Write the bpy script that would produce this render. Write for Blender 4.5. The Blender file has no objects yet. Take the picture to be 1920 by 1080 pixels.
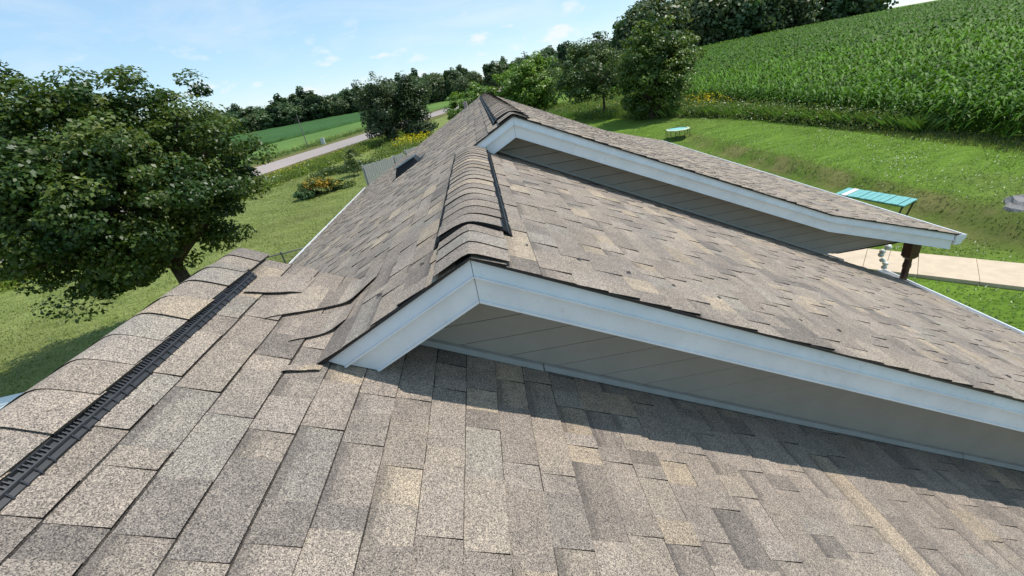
import bpy, math, random
import numpy as np
rng = np.random.default_rng(11)
random.seed(11)
S = bpy.context.scene
COL = S.collection
ZC = 5.0            # height of the camera above the lower lawn; builder coordinates are relative to the camera

# ------------------------------------------------------------------ camera, sky, sun, exposure
RX = np.array([[0.98427691, -0.17639329, 0.00918591],
               [-0.08627902, -0.43475661, 0.89640539],
               [-0.15412626, -0.88310367, -0.44313993]])   # world axes seen by the camera (right, down, forward)
FPX = 800.0 / 1920.0
cam_d = bpy.data.cameras.new('camera')
cam_d.sensor_width = 36.0
cam_d.lens = 36.0 * FPX
cam_d.clip_start = 0.05
cam_d.clip_end = 6000
cam = bpy.data.objects.new('camera', cam_d)
COL.objects.link(cam)
from mathutils import Matrix, Vector
cam.matrix_world = Matrix(((RX[0, 0], -RX[0, 1], -RX[0, 2], 0), (RX[1, 0], -RX[1, 1], -RX[1, 2], 0),
                           (RX[2, 0], -RX[2, 1], -RX[2, 2], ZC), (0, 0, 0, 1)))
S.camera = cam
SUN = Vector((0.50, 0.144, 1.0)).normalized()
W = bpy.data.worlds.new('World')
S.world = W
W.use_nodes = True
wn, wl = W.node_tree.nodes, W.node_tree.links
wn.clear()
wo_ = wn.new('ShaderNodeOutputWorld')
bg = wn.new('ShaderNodeBackground')
bg.inputs[1].default_value = 0.14
sky = wn.new('ShaderNodeTexSky')
sky.sky_type = 'NISHITA'
sky.sun_disc = False
sky.sun_elevation = math.asin(SUN.z)
sky.sun_rotation = math.atan2(SUN.x, SUN.y)
sky.air_density = 1.0
sky.dust_density = 0.0
sky.altitude = 600
sky.ozone_density = 1.5
tc = wn.new('ShaderNodeTexCoord')
# thin cirrus: stretched noise on the sky direction
mp = wn.new('ShaderNodeMapping'); mp.inputs['Scale'].default_value = (1.6, 1.6, 6.0)
n1 = wn.new('ShaderNodeTexNoise'); n1.inputs['Scale'].default_value = 2.2; n1.inputs['Detail'].default_value = 9; n1.inputs['Roughness'].default_value = .6; n1.inputs['Distortion'].default_value = .8
r1 = wn.new('ShaderNodeValToRGB'); r1.color_ramp.elements[0].position = .45; r1.color_ramp.elements[1].position = .85
r1.color_ramp.elements[1].color = (.5, .5, .5, 1)
wl.new(tc.outputs['Generated'], mp.inputs['Vector']); wl.new(mp.outputs[0], n1.inputs['Vector']); wl.new(n1.outputs['Fac'], r1.inputs[0])
# small fair-weather cumulus low above the horizon
mp2 = wn.new('ShaderNodeMapping'); mp2.inputs['Scale'].default_value = (13, 13, 30)
n2 = wn.new('ShaderNodeTexNoise'); n2.inputs['Scale'].default_value = 1.0; n2.inputs['Detail'].default_value = 5; n2.inputs['Roughness'].default_value = .55
r2 = wn.new('ShaderNodeValToRGB'); r2.color_ramp.elements[0].position = .56; r2.color_ramp.elements[1].position = .68
sx = wn.new('ShaderNodeSeparateXYZ')
band = wn.new('ShaderNodeValToRGB')
e = band.color_ramp.elements
e[0].position = 0.0; e[0].color = (.8, .8, .8, 1)
e[1].position = .16; e[1].color = (0, 0, 0, 1)
ne = e.new(.07); ne.color = (.8, .8, .8, 1)
mul = wn.new('ShaderNodeMath'); mul.operation = 'MULTIPLY'
mx = wn.new('ShaderNodeMath'); mx.operation = 'MAXIMUM'
wl.new(tc.outputs['Generated'], mp2.inputs['Vector']); wl.new(mp2.outputs[0], n2.inputs['Vector']); wl.new(n2.outputs['Fac'], r2.inputs[0])
wl.new(tc.outputs['Generated'], sx.inputs[0]); wl.new(sx.outputs['Z'], band.inputs[0])
wl.new(r2.outputs[0], mul.inputs[0]); wl.new(band.outputs[0], mul.inputs[1])
wl.new(r1.outputs[0], mx.inputs[0]); wl.new(mul.outputs[0], mx.inputs[1])
mixw = wn.new('ShaderNodeMix'); mixw.data_type = 'RGBA'
mixw.inputs['B'].default_value = (5.2, 5.4, 5.5, 1)
veil = wn.new('ShaderNodeMix'); veil.data_type = 'RGBA'; veil.inputs['Factor'].default_value = .6
veil.inputs['B'].default_value = (2.35, 3.85, 5.2, 1)
wl.new(sky.outputs[0], veil.inputs['A'])
wl.new(mx.outputs[0], mixw.inputs['Factor']); wl.new(veil.outputs['Result'], mixw.inputs['A'])
wl.new(mixw.outputs['Result'], bg.inputs[0]); wl.new(bg.outputs[0], wo_.inputs[0])
sd = bpy.data.lights.new('sun', 'SUN'); sd.energy = 3.5; sd.angle = math.radians(.53); sd.color = (1.0, .955, .88)
so = bpy.data.objects.new('sun', sd); COL.objects.link(so)
so.location = (20, 6, 45)
so.rotation_euler = SUN.to_track_quat('Z', 'Y').to_euler()
vs = S.view_settings
vs.view_transform = 'Standard'; vs.look = 'None'; vs.exposure = 0.38; vs.gamma = 1.0; vs.use_curve_mapping = False
S.render.engine = 'CYCLES'
S.cycles.max_bounces = 6; S.cycles.transparent_max_bounces = 6

# ------------------------------------------------------------------ helpers
ORI = {}
def proj(P):
    c = np.asarray(P, float) @ RX          # camera coords
    return np.stack([960 + 800 * c[..., 0] / c[..., 2], 540 + 800 * c[..., 1] / c[..., 2], c[..., 2]], -1)

def finish(me, name, parent, origin):
    ob = bpy.data.objects.new(name, me)
    COL.objects.link(ob)
    o = np.asarray(origin, float)
    ORI[ob.name] = o
    if parent is not None:
        ob.parent = parent
        o = o - ORI[parent.name]
    ob.location = o
    return ob

def mk(name, V, F, mat, parent=None, col=None, mi=None, smooth=False, origin=None):
    """V: (n,3) camera-relative; F: (m,k) array or list of index tuples; col: (m,4) per face."""
    V = np.asarray(V, float).reshape(-1, 3).copy()
    V[:, 2] += ZC
    if origin is None:
        lo, hi = V.min(0), V.max(0)
        origin = np.array([(lo[0] + hi[0]) / 2, (lo[1] + hi[1]) / 2, lo[2]])
    V -= origin
    me = bpy.data.meshes.new(name)
    if isinstance(F, np.ndarray):
        m, k = F.shape
        me.vertices.add(len(V)); me.vertices.foreach_set('co', V.ravel())
        me.loops.add(m * k); me.loops.foreach_set('vertex_index', F.ravel().astype(np.int32))
        me.polygons.add(m); me.polygons.foreach_set('loop_start', np.arange(0, m * k, k, dtype=np.int32))
        me.update(calc_edges=True)
    else:
        me.from_pydata([tuple(v) for v in V], [], [tuple(int(i) for i in f) for f in F])
        me.update()
    mats = mat if isinstance(mat, (list, tuple)) else [mat]
    for mm in mats: me.materials.append(mm)
    npoly = len(me.polygons)
    if mi is not None: me.polygons.foreach_set('material_index', np.asarray(mi, np.int32))
    if col is not None:
        at = me.attributes.new('col', 'FLOAT_COLOR', 'FACE')
        at.data.foreach_set('color', np.asarray(col, np.float32).reshape(npoly, 4).ravel())
    if smooth: me.polygons.foreach_set('use_smooth', np.ones(npoly, bool))
    return finish(me, name, parent, origin)

def empty(name, loc, parent=None):
    ob = bpy.data.objects.new(name, None); COL.objects.link(ob)
    o = np.array([loc[0], loc[1], loc[2] + ZC], float); ORI[ob.name] = o
    ob.empty_display_size = .3
    if parent is not None:
        ob.parent = parent; ob.location = o - ORI[parent.name]
    else: ob.location = o
    return ob

def tag(o, label=None, cat=None, group=None, kind=None):
    if label: o['label'] = label
    if cat: o['category'] = cat
    if group: o['group'] = group
    if kind: o['kind'] = kind
    return o

def copy_tree(src, loc, rz=0.0, sc=1.0):
    def cp(o, parent):
        c = o.copy(); COL.objects.link(c)
        if parent is not None: c.parent = parent
        for ch in o.children: cp(ch, c)
        return c
    c = cp(src, None)
    c.location = (loc[0], loc[1], loc[2] + ZC); c.rotation_euler = (0, 0, rz); c.scale = (sc, sc, sc) if np.isscalar(sc) else sc
    return c

class MB:
    def __init__(s): s.V = []; s.F = []; s.C = []; s.M = []
    def add(s, vs, fs, col=None, m=0):
        b = len(s.V); s.V += [tuple(v) for v in vs]
        for f in fs:
            s.F.append(tuple(i + b for i in f)); s.M.append(m)
            if col is not None: s.C.append(col)
    def box(s, c, d, u=(1, 0, 0), v=(0, 1, 0), w=(0, 0, 1), m=0, bev=0):
        c, u, v, w = [np.asarray(a, float) for a in (c, u, v, w)]
        h = np.asarray(d, float) / 2
        vs = [c + sx * h[0] * u + sy * h[1] * v + sz * h[2] * w for sx in (-1, 1) for sy in (-1, 1) for sz in (-1, 1)]
        s.add(vs, [(0, 1, 3, 2), (4, 6, 7, 5), (0, 4, 5, 1), (2, 3, 7, 6), (0, 2, 6, 4), (1, 5, 7, 3)], m=m)
    def tube(s, pts, rad, n=8, m=0, cap=True):
        pts = [np.asarray(p, float) for p in pts]
        if np.isscalar(rad): rad = [rad] * len(pts)
        b = len(s.V); ref = np.array([.3, .2, .93])
        for i, p in enumerate(pts):
            t = pts[min(i + 1, len(pts) - 1)] - pts[max(i - 1, 0)]
            t = t / (np.linalg.norm(t) + 1e-9)
            a = np.cross(t, ref); 
            if np.linalg.norm(a) < 1e-3: a = np.cross(t, [1, 0, 0])
            a /= np.linalg.norm(a); bb = np.cross(t, a)
            for k in range(n):
                an = 2 * math.pi * k / n
                s.V.append(tuple(p + rad[i] * (math.cos(an) * a + math.sin(an) * bb)))
        for i in range(len(pts) - 1):
            for k in range(n):
                s.F.append((b + i * n + k, b + i * n + (k + 1) % n, b + (i + 1) * n + (k + 1) % n, b + (i + 1) * n + k)); s.M.append(m)
        if cap:
            s.F.append(tuple(b + k for k in range(n))[::-1]); s.M.append(m)
            e = b + (len(pts) - 1) * n
            s.F.append(tuple(e + k for k in range(n))); s.M.append(m)
    def prism(s, poly, axis, a, b_, m=0):
        """poly: list of 2D points in the two other axes, extruded along axis from a to b_"""
        n = len(poly); vs = []
        for t in (a, b_):
            for (p, q) in poly:
                vs.append({0: (t, p, q), 1: (p, t, q), 2: (p, q, t)}[axis])
        fs = [tuple(range(n))[::-1], tuple(range(n, 2 * n))]
        for i in range(n):
            j = (i + 1) % n
            fs.append((i, j, n + j, n + i))
        s.add(vs, fs, m=m)
    def sphere(s, c, r, nu=12, nv=8, m=0):
        b = len(s.V); c = np.asarray(c, float); r = np.broadcast_to(np.asarray(r, float), 3)
        for j in range(nv + 1):
            th = math.pi * j / nv
            for i in range(nu):
                ph = 2 * math.pi * i / nu
                s.V.append(tuple(c + r * np.array([math.sin(th) * math.cos(ph), math.sin(th) * math.sin(ph), math.cos(th)])))
        for j in range(nv):
            for i in range(nu):
                s.F.append((b + j * nu + i, b + (j + 1) * nu + i, b + (j + 1) * nu + (i + 1) % nu, b + j * nu + (i + 1) % nu)); s.M.append(m)
    def build(s, name, mat, parent=None, smooth=False, origin=None):
        return mk(name, s.V, s.F, mat, parent, col=s.C if s.C else None, mi=s.M, smooth=smooth, origin=origin)

# ------------------------------------------------------------------ materials
def new_mat(name, rough=.6, spec=.4):
    m = bpy.data.materials.new(name); m.use_nodes = True
    nt = m.node_tree; p = nt.nodes['Principled BSDF']
    p.inputs['Roughness'].default_value = rough
    p.inputs['Specular IOR Level'].default_value = spec
    return m, nt.nodes, nt.links, p

def node(ns, t, **kw):
    n = ns.new(t)
    for k, v in kw.items():
        if k in n.inputs: n.inputs[k].default_value = v
        else: setattr(n, k, v)
    return n

def mixrgb(ns, ls, fac, a, b, mode='MIX'):
    n = ns.new('ShaderNodeMix'); n.data_type = 'RGBA'; n.blend_type = mode
    for key, val in (('Factor', fac), ('A', a), ('B', b)):
        if isinstance(val, (int, float)): n.inputs[key].default_value = val if key == 'Factor' else (val, val, val, 1)
        elif isinstance(val, tuple): n.inputs[key].default_value = (*val, 1)
        else: ls.new(val, n.inputs[key])
    return n.outputs['Result']

def ramp(ns, ls, src, p0, p1, c0=(0, 0, 0), c1=(1, 1, 1)):
    r = ns.new('ShaderNodeValToRGB'); el = r.color_ramp.elements
    el[0].position = p0; el[1].position = p1; el[0].color = (*c0, 1); el[1].color = (*c1, 1)
    ls.new(src, r.inputs[0]); return r.outputs[0]

def bump(ns, ls, p, h, strength, dist):
    b = ns.new('ShaderNodeBump'); b.inputs['Strength'].default_value = strength; b.inputs['Distance'].default_value = dist
    ls.new(h, b.inputs['Height']); ls.new(b.outputs[0], p.inputs['Normal'])

def mat_simple(name, c, rough=.6, spec=.4, vary=.18, scale=6, metal=0.0, bmp=0, bscale=60):
    m, ns, ls, p = new_mat(name, rough, spec)
    g = ns.new('ShaderNodeNewGeometry')
    n = node(ns, 'ShaderNodeTexNoise', Scale=scale, Detail=6.0, Roughness=.6); ls.new(g.outputs['Position'], n.inputs['Vector'])
    lo = tuple(x * (1 - vary) for x in c); hi = tuple(min(1, x * (1 + vary)) for x in c)
    ls.new(ramp(ns, ls, n.outputs['Fac'], .3, .7, lo, hi), p.inputs['Base Color'])
    p.inputs['Metallic'].default_value = metal
    if bmp:
        n3 = node(ns, 'ShaderNodeTexNoise', Scale=bscale, Detail=4.0); ls.new(g.outputs['Position'], n3.inputs['Vector'])
        bump(ns, ls, p, n3.outputs['Fac'], bmp, .01)
    return m

def mat_shingle():
    m, ns, ls, p = new_mat('asphalt_shingle', .92, .15)
    g = ns.new('ShaderNodeNewGeometry')
    at = node(ns, 'ShaderNodeAttribute', attribute_name='col')
    # coloured granules
    v = node(ns, 'ShaderNodeTexVoronoi', Scale=430.0); ls.new(g.outputs['Position'], v.inputs['Vector'])
    sc = ns.new('ShaderNodeSeparateColor'); ls.new(v.outputs['Color'], sc.inputs[0])
    gran = ramp(ns, ls, sc.outputs[0], 0.0, 1.0, (.30, .30, .31), (1.86, 1.80, 1.70))
    c = mixrgb(ns, ls, 1.0, at.outputs['Color'], gran, 'MULTIPLY')
    v2 = node(ns, 'ShaderNodeTexVoronoi', Scale=240.0); ls.new(g.outputs['Position'], v2.inputs['Vector'])
    sc2 = ns.new('ShaderNodeSeparateColor'); ls.new(v2.outputs['Color'], sc2.inputs[0])
    c = mixrgb(ns, ls, 1.0, c, ramp(ns, ls, sc2.outputs[1], 0, 1, (.80, .80, .82), (1.22, 1.20, 1.16)), 'MULTIPLY')
    # broad weathering
    n = node(ns, 'ShaderNodeTexNoise', Scale=2.3, Detail=6.0); ls.new(g.outputs['Position'], n.inputs['Vector'])
    c = mixrgb(ns, ls, 1.0, c, ramp(ns, ls, n.outputs['Fac'], .3, .7, (.9, .9, .91), (1.1, 1.08, 1.05)), 'MULTIPLY')
    nm = node(ns, 'ShaderNodeTexNoise', Scale=13.0, Detail=7.0, Roughness=.65); ls.new(g.outputs['Position'], nm.inputs['Vector'])
    c = mixrgb(ns, ls, 1.0, c, ramp(ns, ls, nm.outputs['Fac'], .3, .7, (.86, .86, .87), (1.14, 1.13, 1.11)), 'MULTIPLY')
    # printed dark blend band of the laminated tabs (alpha of the attribute, ragged)
    n4 = node(ns, 'ShaderNodeTexNoise', Scale=60.0, Detail=6.0, Roughness=.8); ls.new(g.outputs['Position'], n4.inputs['Vector'])
    ad = ns.new('ShaderNodeMath'); ad.operation = 'MULTIPLY_ADD'; ls.new(n4.outputs['Fac'], ad.inputs[0]); ad.inputs[1].default_value = 1.3; ad.inputs[2].default_value = -.65
    ad2 = ns.new('ShaderNodeMath'); ad2.operation = 'ADD'; ls.new(ad.outputs[0], ad2.inputs[0]); ls.new(at.outputs['Alpha'], ad2.inputs[1])
    bandf = ramp(ns, ls, ad2.outputs[0], .3, .8, (0, 0, 0), (.5, .5, .5))
    c = mixrgb(ns, ls, bandf, c, (.07, .062, .06))
    ls.new(c, p.inputs['Base Color'])
    bump(ns, ls, p, v.outputs['Distance'], .35, .003)
    return m
SHINGLE = mat_shingle()
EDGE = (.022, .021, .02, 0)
PAL = [((.240, .209, .184), 30), ((.258, .225, .194), 22), ((.298, .252, .202), 14), ((.218, .191, .171), 18), ((.178, .159, .146), 8), ((.232, .212, .190), 8), ((.248, .219, .196), 14)]
_pw = np.array([w for _, w in PAL], float); _pw /= _pw.sum()
def shcol(a=0.0):
    c = np.array(PAL[rng.choice(len(PAL), p=_pw)][0]) * rng.uniform(.88, 1.11)
    return (c[0], c[1], c[2], a)

def mat_metal_white():
    m, ns, ls, p = new_mat('white_aluminium', .38, .5)
    g = ns.new('ShaderNodeNewGeometry')
    mp = node(ns, 'ShaderNodeMapping'); mp.inputs['Scale'].default_value = (1.6, 1.6, 1.6)
    ls.new(g.outputs['Position'], mp.inputs['Vector'])
    n = node(ns, 'ShaderNodeTexNoise', Scale=3.0, Detail=8.0, Roughness=.65); ls.new(mp.outputs[0], n.inputs['Vector'])
    c = ramp(ns, ls, n.outputs['Fac'], .34, .66, (.70, .718, .735), (.81, .825, .835))
    n2 = node(ns, 'ShaderNodeTexNoise', Scale=17.0, Detail=9.0, Roughness=.78); ls.new(g.outputs['Position'], n2.inputs['Vector'])
    c = mixrgb(ns, ls, ramp(ns, ls, n2.outputs['Fac'], .58, .74, (0, 0, 0), (.5, .5, .5)), c, (.36, .33, .28))
    ls.new(c, p.inputs['Base Color'])
    n3 = node(ns, 'ShaderNodeTexNoise', Scale=2.5, Detail=2.0); ls.new(g.outputs['Position'], n3.inputs['Vector'])
    bump(ns, ls, p, n3.outputs['Fac'], .4, .02)
    return m
WHITE = mat_metal_white()
SIDING = mat_simple('taupe_siding', (.365, .325, .28), .55, .4, .06, 5)
TRIM = mat_simple('grey_flashing', (.40, .40, .385), .45, .5, .08, 9)
BLACKP = mat_simple('black_plastic', (.016, .017, .02), .42, .5, .3, 30)
VENTM = mat_simple('black_painted_metal', (.012, .013, .015), .55, .3, .2, 20)
GREYRAIL = mat_simple('grey_plastic_edge', (.030, .032, .037), .45, .5, .2, 30)
DARKWOOD = mat_simple('dark_stained_wood', (.075, .036, .022), .5, .4, .35, 14)
CONC = mat_simple('pink_concrete', (.58, .46, .335), .9, .2, .10, 4, bmp=.2)
SHEATH_LAPSHADE = mat_simple('underlay_and_lap_shade', (.05, .046, .044), .95, .1, .1, 5)  # roof underlay, and the painted shadow between siding boards

def mat_ground():
    m, ns, ls, p = new_mat('lawn_grass', .95, .12)
    g = ns.new('ShaderNodeNewGeometry'); pos = g.outputs['Position']
    sx = ns.new('ShaderNodeSeparateXYZ'); ls.new(pos, sx.inputs[0])
    # two kinds of turf: thin yellowish lawn on the road side, lush one on the field side
    side = ns.new('ShaderNodeMapRange'); side.inputs['From Min'].default_value = -2; side.inputs['From Max'].default_value = 6
    ls.new(sx.outputs['X'], side.inputs['Value'])
    mp = node(ns, 'ShaderNodeMapping'); mp.inputs['Scale'].default_value = (.9, 2.6, 1); mp.inputs['Rotation'].default_value = (0, 0, .22); ls.new(pos, mp.inputs['Vector'])
    nA = node(ns, 'ShaderNodeTexNoise', Scale=.75, Detail=8.0, Roughness=.68, Distortion=.5); ls.new(mp.outputs[0], nA.inputs['Vector'])
    nB = node(ns, 'ShaderNodeTexNoise', Scale=.16, Detail=5.0); ls.new(pos, nB.inputs['Vector'])
    nC = node(ns, 'ShaderNodeTexNoise', Scale=9.0, Detail=6.0, Roughness=.75); ls.new(pos, nC.inputs['Vector'])
    left = ramp(ns, ls, nA.outputs['Fac'], .36, .66, (.125, .160, .034), (.220, .250, .082))
    right = ramp(ns, ls, nA.outputs['Fac'], .34, .66, (.074, .132, .014), (.135, .222, .028))
    c = mixrgb(ns, ls, side.outputs[0], left, right)
    c = mixrgb(ns, ls, ramp(ns, ls, nB.outputs['Fac'], .5, .68, (0, 0, 0), (.5, .5, .5)), c, (.125, .125, .045))
    # dry thin grass on the steep face of the bank
    bk = ns.new('ShaderNodeValToRGB'); el = bk.color_ramp.elements
    mr = ns.new('ShaderNodeMapRange'); mr.inputs['From Min'].default_value = 11.2; mr.inputs['From Max'].default_value = 13.8; ls.new(sx.outputs['X'], mr.inputs['Value'])
    el[0].position = .2; el[0].color = (0, 0, 0, 1); el[1].position = .72; el[1].color = (0, 0, 0, 1)
    a = el.new(.42); a.color = (1, 1, 1, 1); a = el.new(.6); a.color = (.9, .9, .9, 1)
    ls.new(mr.outputs[0], bk.inputs[0])
    mry = ns.new('ShaderNodeMapRange'); mry.inputs['From Min'].default_value = 30; mry.inputs['From Max'].default_value = 22; ls.new(sx.outputs['Y'], mry.inputs['Value'])
    nD = node(ns, 'ShaderNodeTexNoise', Scale=.9, Detail=6.0); ls.new(pos, nD.inputs['Vector'])
    bf = ns.new('ShaderNodeMath'); bf.operation = 'MULTIPLY'; ls.new(bk.outputs[0], bf.inputs[0]); ls.new(mry.outputs[0], bf.inputs[1])
    bf2 = ns.new('ShaderNodeMath'); bf2.operation = 'MULTIPLY'; ls.new(bf.outputs[0], bf2.inputs[0]); ls.new(ramp(ns, ls, nD.outputs['Fac'], .3, .6, (.2, .2, .2), (.75, .75, .75)), bf2.inputs[1])
    dry = ramp(ns, ls, nD.outputs['Fac'], .42, .68, (.09, .10, .03), (.21, .165, .075))
    c = mixrgb(ns, ls, bf2.outputs[0], c, dry)
    c = mixrgb(ns, ls, 1.0, c, ramp(ns, ls, nC.outputs['Fac'], .3, .72, (.75, .77, .74), (1.28, 1.25, 1.22)), 'MULTIPLY')
    ls.new(c, p.inputs['Base Color'])
    ad = ns.new('ShaderNodeMath'); ad.operation = 'ADD'; ls.new(nC.outputs['Fac'], ad.inputs[0]); ls.new(nA.outputs['Fac'], ad.inputs[1])
    bump(ns, ls, p, ad.outputs[0], .4, .06)
    return m
LAWN = mat_ground()
def mat_field(name, c0, c1, sc, bs, bd):
    m, ns, ls, p = new_mat(name, .95, .1)
    g = ns.new('ShaderNodeNewGeometry'); pos = g.outputs['Position']
    n = node(ns, 'ShaderNodeTexNoise', Scale=sc, Detail=8.0, Roughness=.7); ls.new(pos, n.inputs['Vector'])
    nb = node(ns, 'ShaderNodeTexNoise', Scale=.05, Detail=4.0); ls.new(pos, nb.inputs['Vector'])
    c = ramp(ns, ls, n.outputs['Fac'], .32, .68, c0, c1)
    c = mixrgb(ns, ls, 1.0, c, ramp(ns, ls, nb.outputs['Fac'], .35, .65, (.85, .87, .85), (1.15, 1.1, 1.05)), 'MULTIPLY')
    ls.new(c, p.inputs['Base Color']); bump(ns, ls, p, n.outputs['Fac'], bs, bd)
    return m
HAY = mat_field('hay_field_green', (.085, .155, .035), (.12, .20, .052), 1.2, .5, .15)
BEAN = mat_field('bean_field_green', (.032, .088, .026), (.060, .13, .040), 2.2, .9, .3)
ROADM = mat_field('worn_asphalt', (.27, .235, .225), (.36, .315, .30), 3.0, .15, .01)
VERGE = mat_field('verge_grass', (.09, .095, .03), (.16, .15, .055), 2.0, .6, .1)

def mat_leaf(name, trans=.28, rough=.42, spec=.35):
    m, ns, ls, p = new_mat(name, rough, spec)
    at = node(ns, 'ShaderNodeAttribute', attribute_name='col')
    ls.new(at.outputs['Color'], p.inputs['Base Color'])
    t = ns.new('ShaderNodeBsdfTranslucent')
    c = mixrgb(ns, ls, 1.0, at.outputs['Color'], (1.25, 1.35, .6), 'MULTIPLY')
    ls.new(c, t.inputs['Color'])
    mx = ns.new('ShaderNodeMixShader'); mx.inputs[0].default_value = trans
    ls.new(p.outputs[0], mx.inputs[1]); ls.new(t.outputs[0], mx.inputs[2])
    out = [n for n in ns if n.type == 'OUTPUT_MATERIAL'][0]
    ls.new(mx.outputs[0], out.inputs[0])
    return m
LEAF = mat_leaf('leaves')
CORNM = mat_leaf('corn_leaves', .28, .5, .16)
FLOWER = mat_leaf('petals', .2, .8, .1)
BARK = mat_simple('bark', (.085, .066, .05), .95, .1, .4, 9, bmp=.8, bscale=25)

# ------------------------------------------------------------------ ground
def sstep(a, b, x):
    t = np.clip((x - a) / (b - a), 0, 1); return t * t * (3 - 2 * t)
def gz(x, y):
    x = np.asarray(x, float); y = np.asarray(y, float)
    z = np.full(np.broadcast(x, y).shape, -5.0)
    near = 1 - sstep(17, 33, y)
    z = z - .6 * sstep(1.0, 5.0, x) * near                     # lower lawn by the porch
    up = sstep(12.0, 13.1, x) * near
    z = z + .65 * up
    z = z + .12 * sstep(7, 16, x) * (1 - near)
    d = np.maximum(0, x - 18.3) + .12 * np.maximum(0, y - 60) * sstep(5, 30, x)
    z = z + .15 * sstep(13, 18, x) + 3.0 * (1 - np.exp(-d / 34.0)) * sstep(18, 22, x)
    z = z + 2.2 * sstep(110, 240, y) * sstep(-50, 10, x) * (1 - sstep(15, 60, x))
    return z
def axis_pts(lo, hi, fine0, fine1, step):
    a = np.arange(fine0, fine1 + 1e-6, step)
    l = fine0 - np.cumsum(step * 1.25 ** np.arange(1, 60)); l = l[l > lo]
    r = fine1 + np.cumsum(step * 1.25 ** np.arange(1, 60)); r = r[r < hi]
    return np.concatenate([[lo], l[::-1], a, r, [hi]])
gx = axis_pts(-3000, 3000, -30, 30, .4); gy = axis_pts(-1500, 4000, -8, 60, .5)
GX, GY = np.meshgrid(gx, gy)
GZ = gz(GX, GY) + np.where((abs(GX) < 60) & (GY < 90), .02 * np.sin(GX * 1.3 + np.sin(GY * .7) * 2) * np.cos(GY * .9), 0)
nx, ny = len(gx), len(gy)
ii = np.arange(nx * ny).reshape(ny, nx)
GF = np.stack([ii[:-1, :-1], ii[:-1, 1:], ii[1:, 1:], ii[1:, :-1]], -1).reshape(-1, 4)
tag(mk('lawn', np.stack([GX, GY, GZ], -1).reshape(-1, 3), GF, LAWN, smooth=True), 'mown green lawn around the house with a low bank', None, None, 'structure')

def sheet(name, poly_fn, n, m_, mat, lift, kind='structure', label=None, th=0):
    """grid sheet between two polylines given as functions of t -> (x,y)"""
    V = []
    for i in range(n + 1):
        a, b = poly_fn(i / n)
        for j in range(m_ + 1):
            s = j / m_
            x = a[0] + (b[0] - a[0]) * s; y = a[1] + (b[1] - a[1]) * s
            V.append((x, y, float(gz(x, y)) + lift))
    k = m_ + 1
    F = [(i * k + j, (i + 1) * k + j, (i + 1) * k + j + 1, i * k + j + 1) for i in range(n) for j in range(m_)]
    return tag(mk(name, V, F, mat), label, None, None, kind)
# road: passes (-28.2,25.3) (-22.2,43.2) (-14.8,66)
RD = np.array([.292, .956]); RN = np.array([-.956, .292]); RP = np.array([-22.2, 43.2])
def road_pt(t, o): return RP + RD * t + RN * o
sheet('verge', lambda t: (road_pt(-200 + 500 * t, -2.6), road_pt(-200 + 500 * t, 9.5)), 120, 3, VERGE, .03, label='mown roadside verge of dry grass')
def road_edge(t):
    w = .12 * math.sin(t * 170) + .08 * math.sin(t * 411)
    return road_pt(-200 + 500 * t, 0 + w), road_pt(-200 + 500 * t, 6.4 + .5 * w)
sheet('road', road_edge, 400, 4, ROADM, .06, label='pale worn asphalt country road')
sheet('hay_field', lambda t: (road_pt(-150 + 330 * t, 9.3), road_pt(-150 + 330 * t, 80)), 40, 16, HAY, .05, label='light green hay field across the road')
# bean field beyond: edge through (-43.7,88.6) (-38.7,102) (-28.5,128)
BD = np.array([15.2, 39.7]); BD /= np.linalg.norm(BD); BN = np.array([-BD[1], BD[0]]); BP = np.array([-38.7, 102.1])
nb_, mb_ = 220, 60
tt_ = np.linspace(-140, 190, nb_ + 1); uu_ = np.concatenate([[0, .15, .5], np.linspace(1.2, 130, mb_ - 2)])
P = BP + tt_[:, None, None] * BD + uu_[None, :, None] * BN
zz = np.where(uu_ < .1, 0, .55)[None, :] + rng.normal(0, .09, (nb_ + 1, len(uu_))) * (uu_ > .1)
P[:, :3, :] += (rng.normal(0, .18, (nb_ + 1, 3, 1))) * BN
BV = np.concatenate([P, (gz(P[..., 0], P[..., 1]) + .04 + zz)[..., None]], -1)
k = len(uu_); ii = np.arange((nb_ + 1) * k).reshape(nb_ + 1, k)
tag(mk('bean_field', BV.reshape(-1, 3), np.stack([ii[:-1, :-1], ii[1:, :-1], ii[1:, 1:], ii[:-1, 1:]], -1).reshape(-1, 4), BEAN), 'darker green crop field rising to the far wood', None, None, 'stuff')
# concrete walk on the porch side
def walk(t):
    # curves gently away from the porch
    a = np.array([9.22, 8.30]) + (t - .35) * np.array([1.29, -1.28]) * 4.4
    n = np.array([.707, .707]) * 1.28
    return a, a + n
WK = MB()
wk = empty('walkway', (9.5, 8.8, -5.6))
tag(wk, None, None, None, 'structure')
for i in range(8):
    (a, b), (c_, d_) = walk(i / 8 + .0006), walk((i + 1) / 8 - .0006)
    mb = MB(); z0 = -5.62; z1 = -5.53 + rng.uniform(-.004, .004)
    vs = [(*a, z0), (*b, z0), (*d_, z0), (*c_, z0), (*a, z1), (*b, z1), (*d_, z1), (*c_, z1)]
    mb.add(vs, [(3, 2, 1, 0), (4, 5, 6, 7), (0, 1, 5, 4), (1, 2, 6, 5), (2, 3, 7, 6), (3, 0, 4, 7)])
    mb.build('concrete_slab', CONC, wk)

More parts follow.
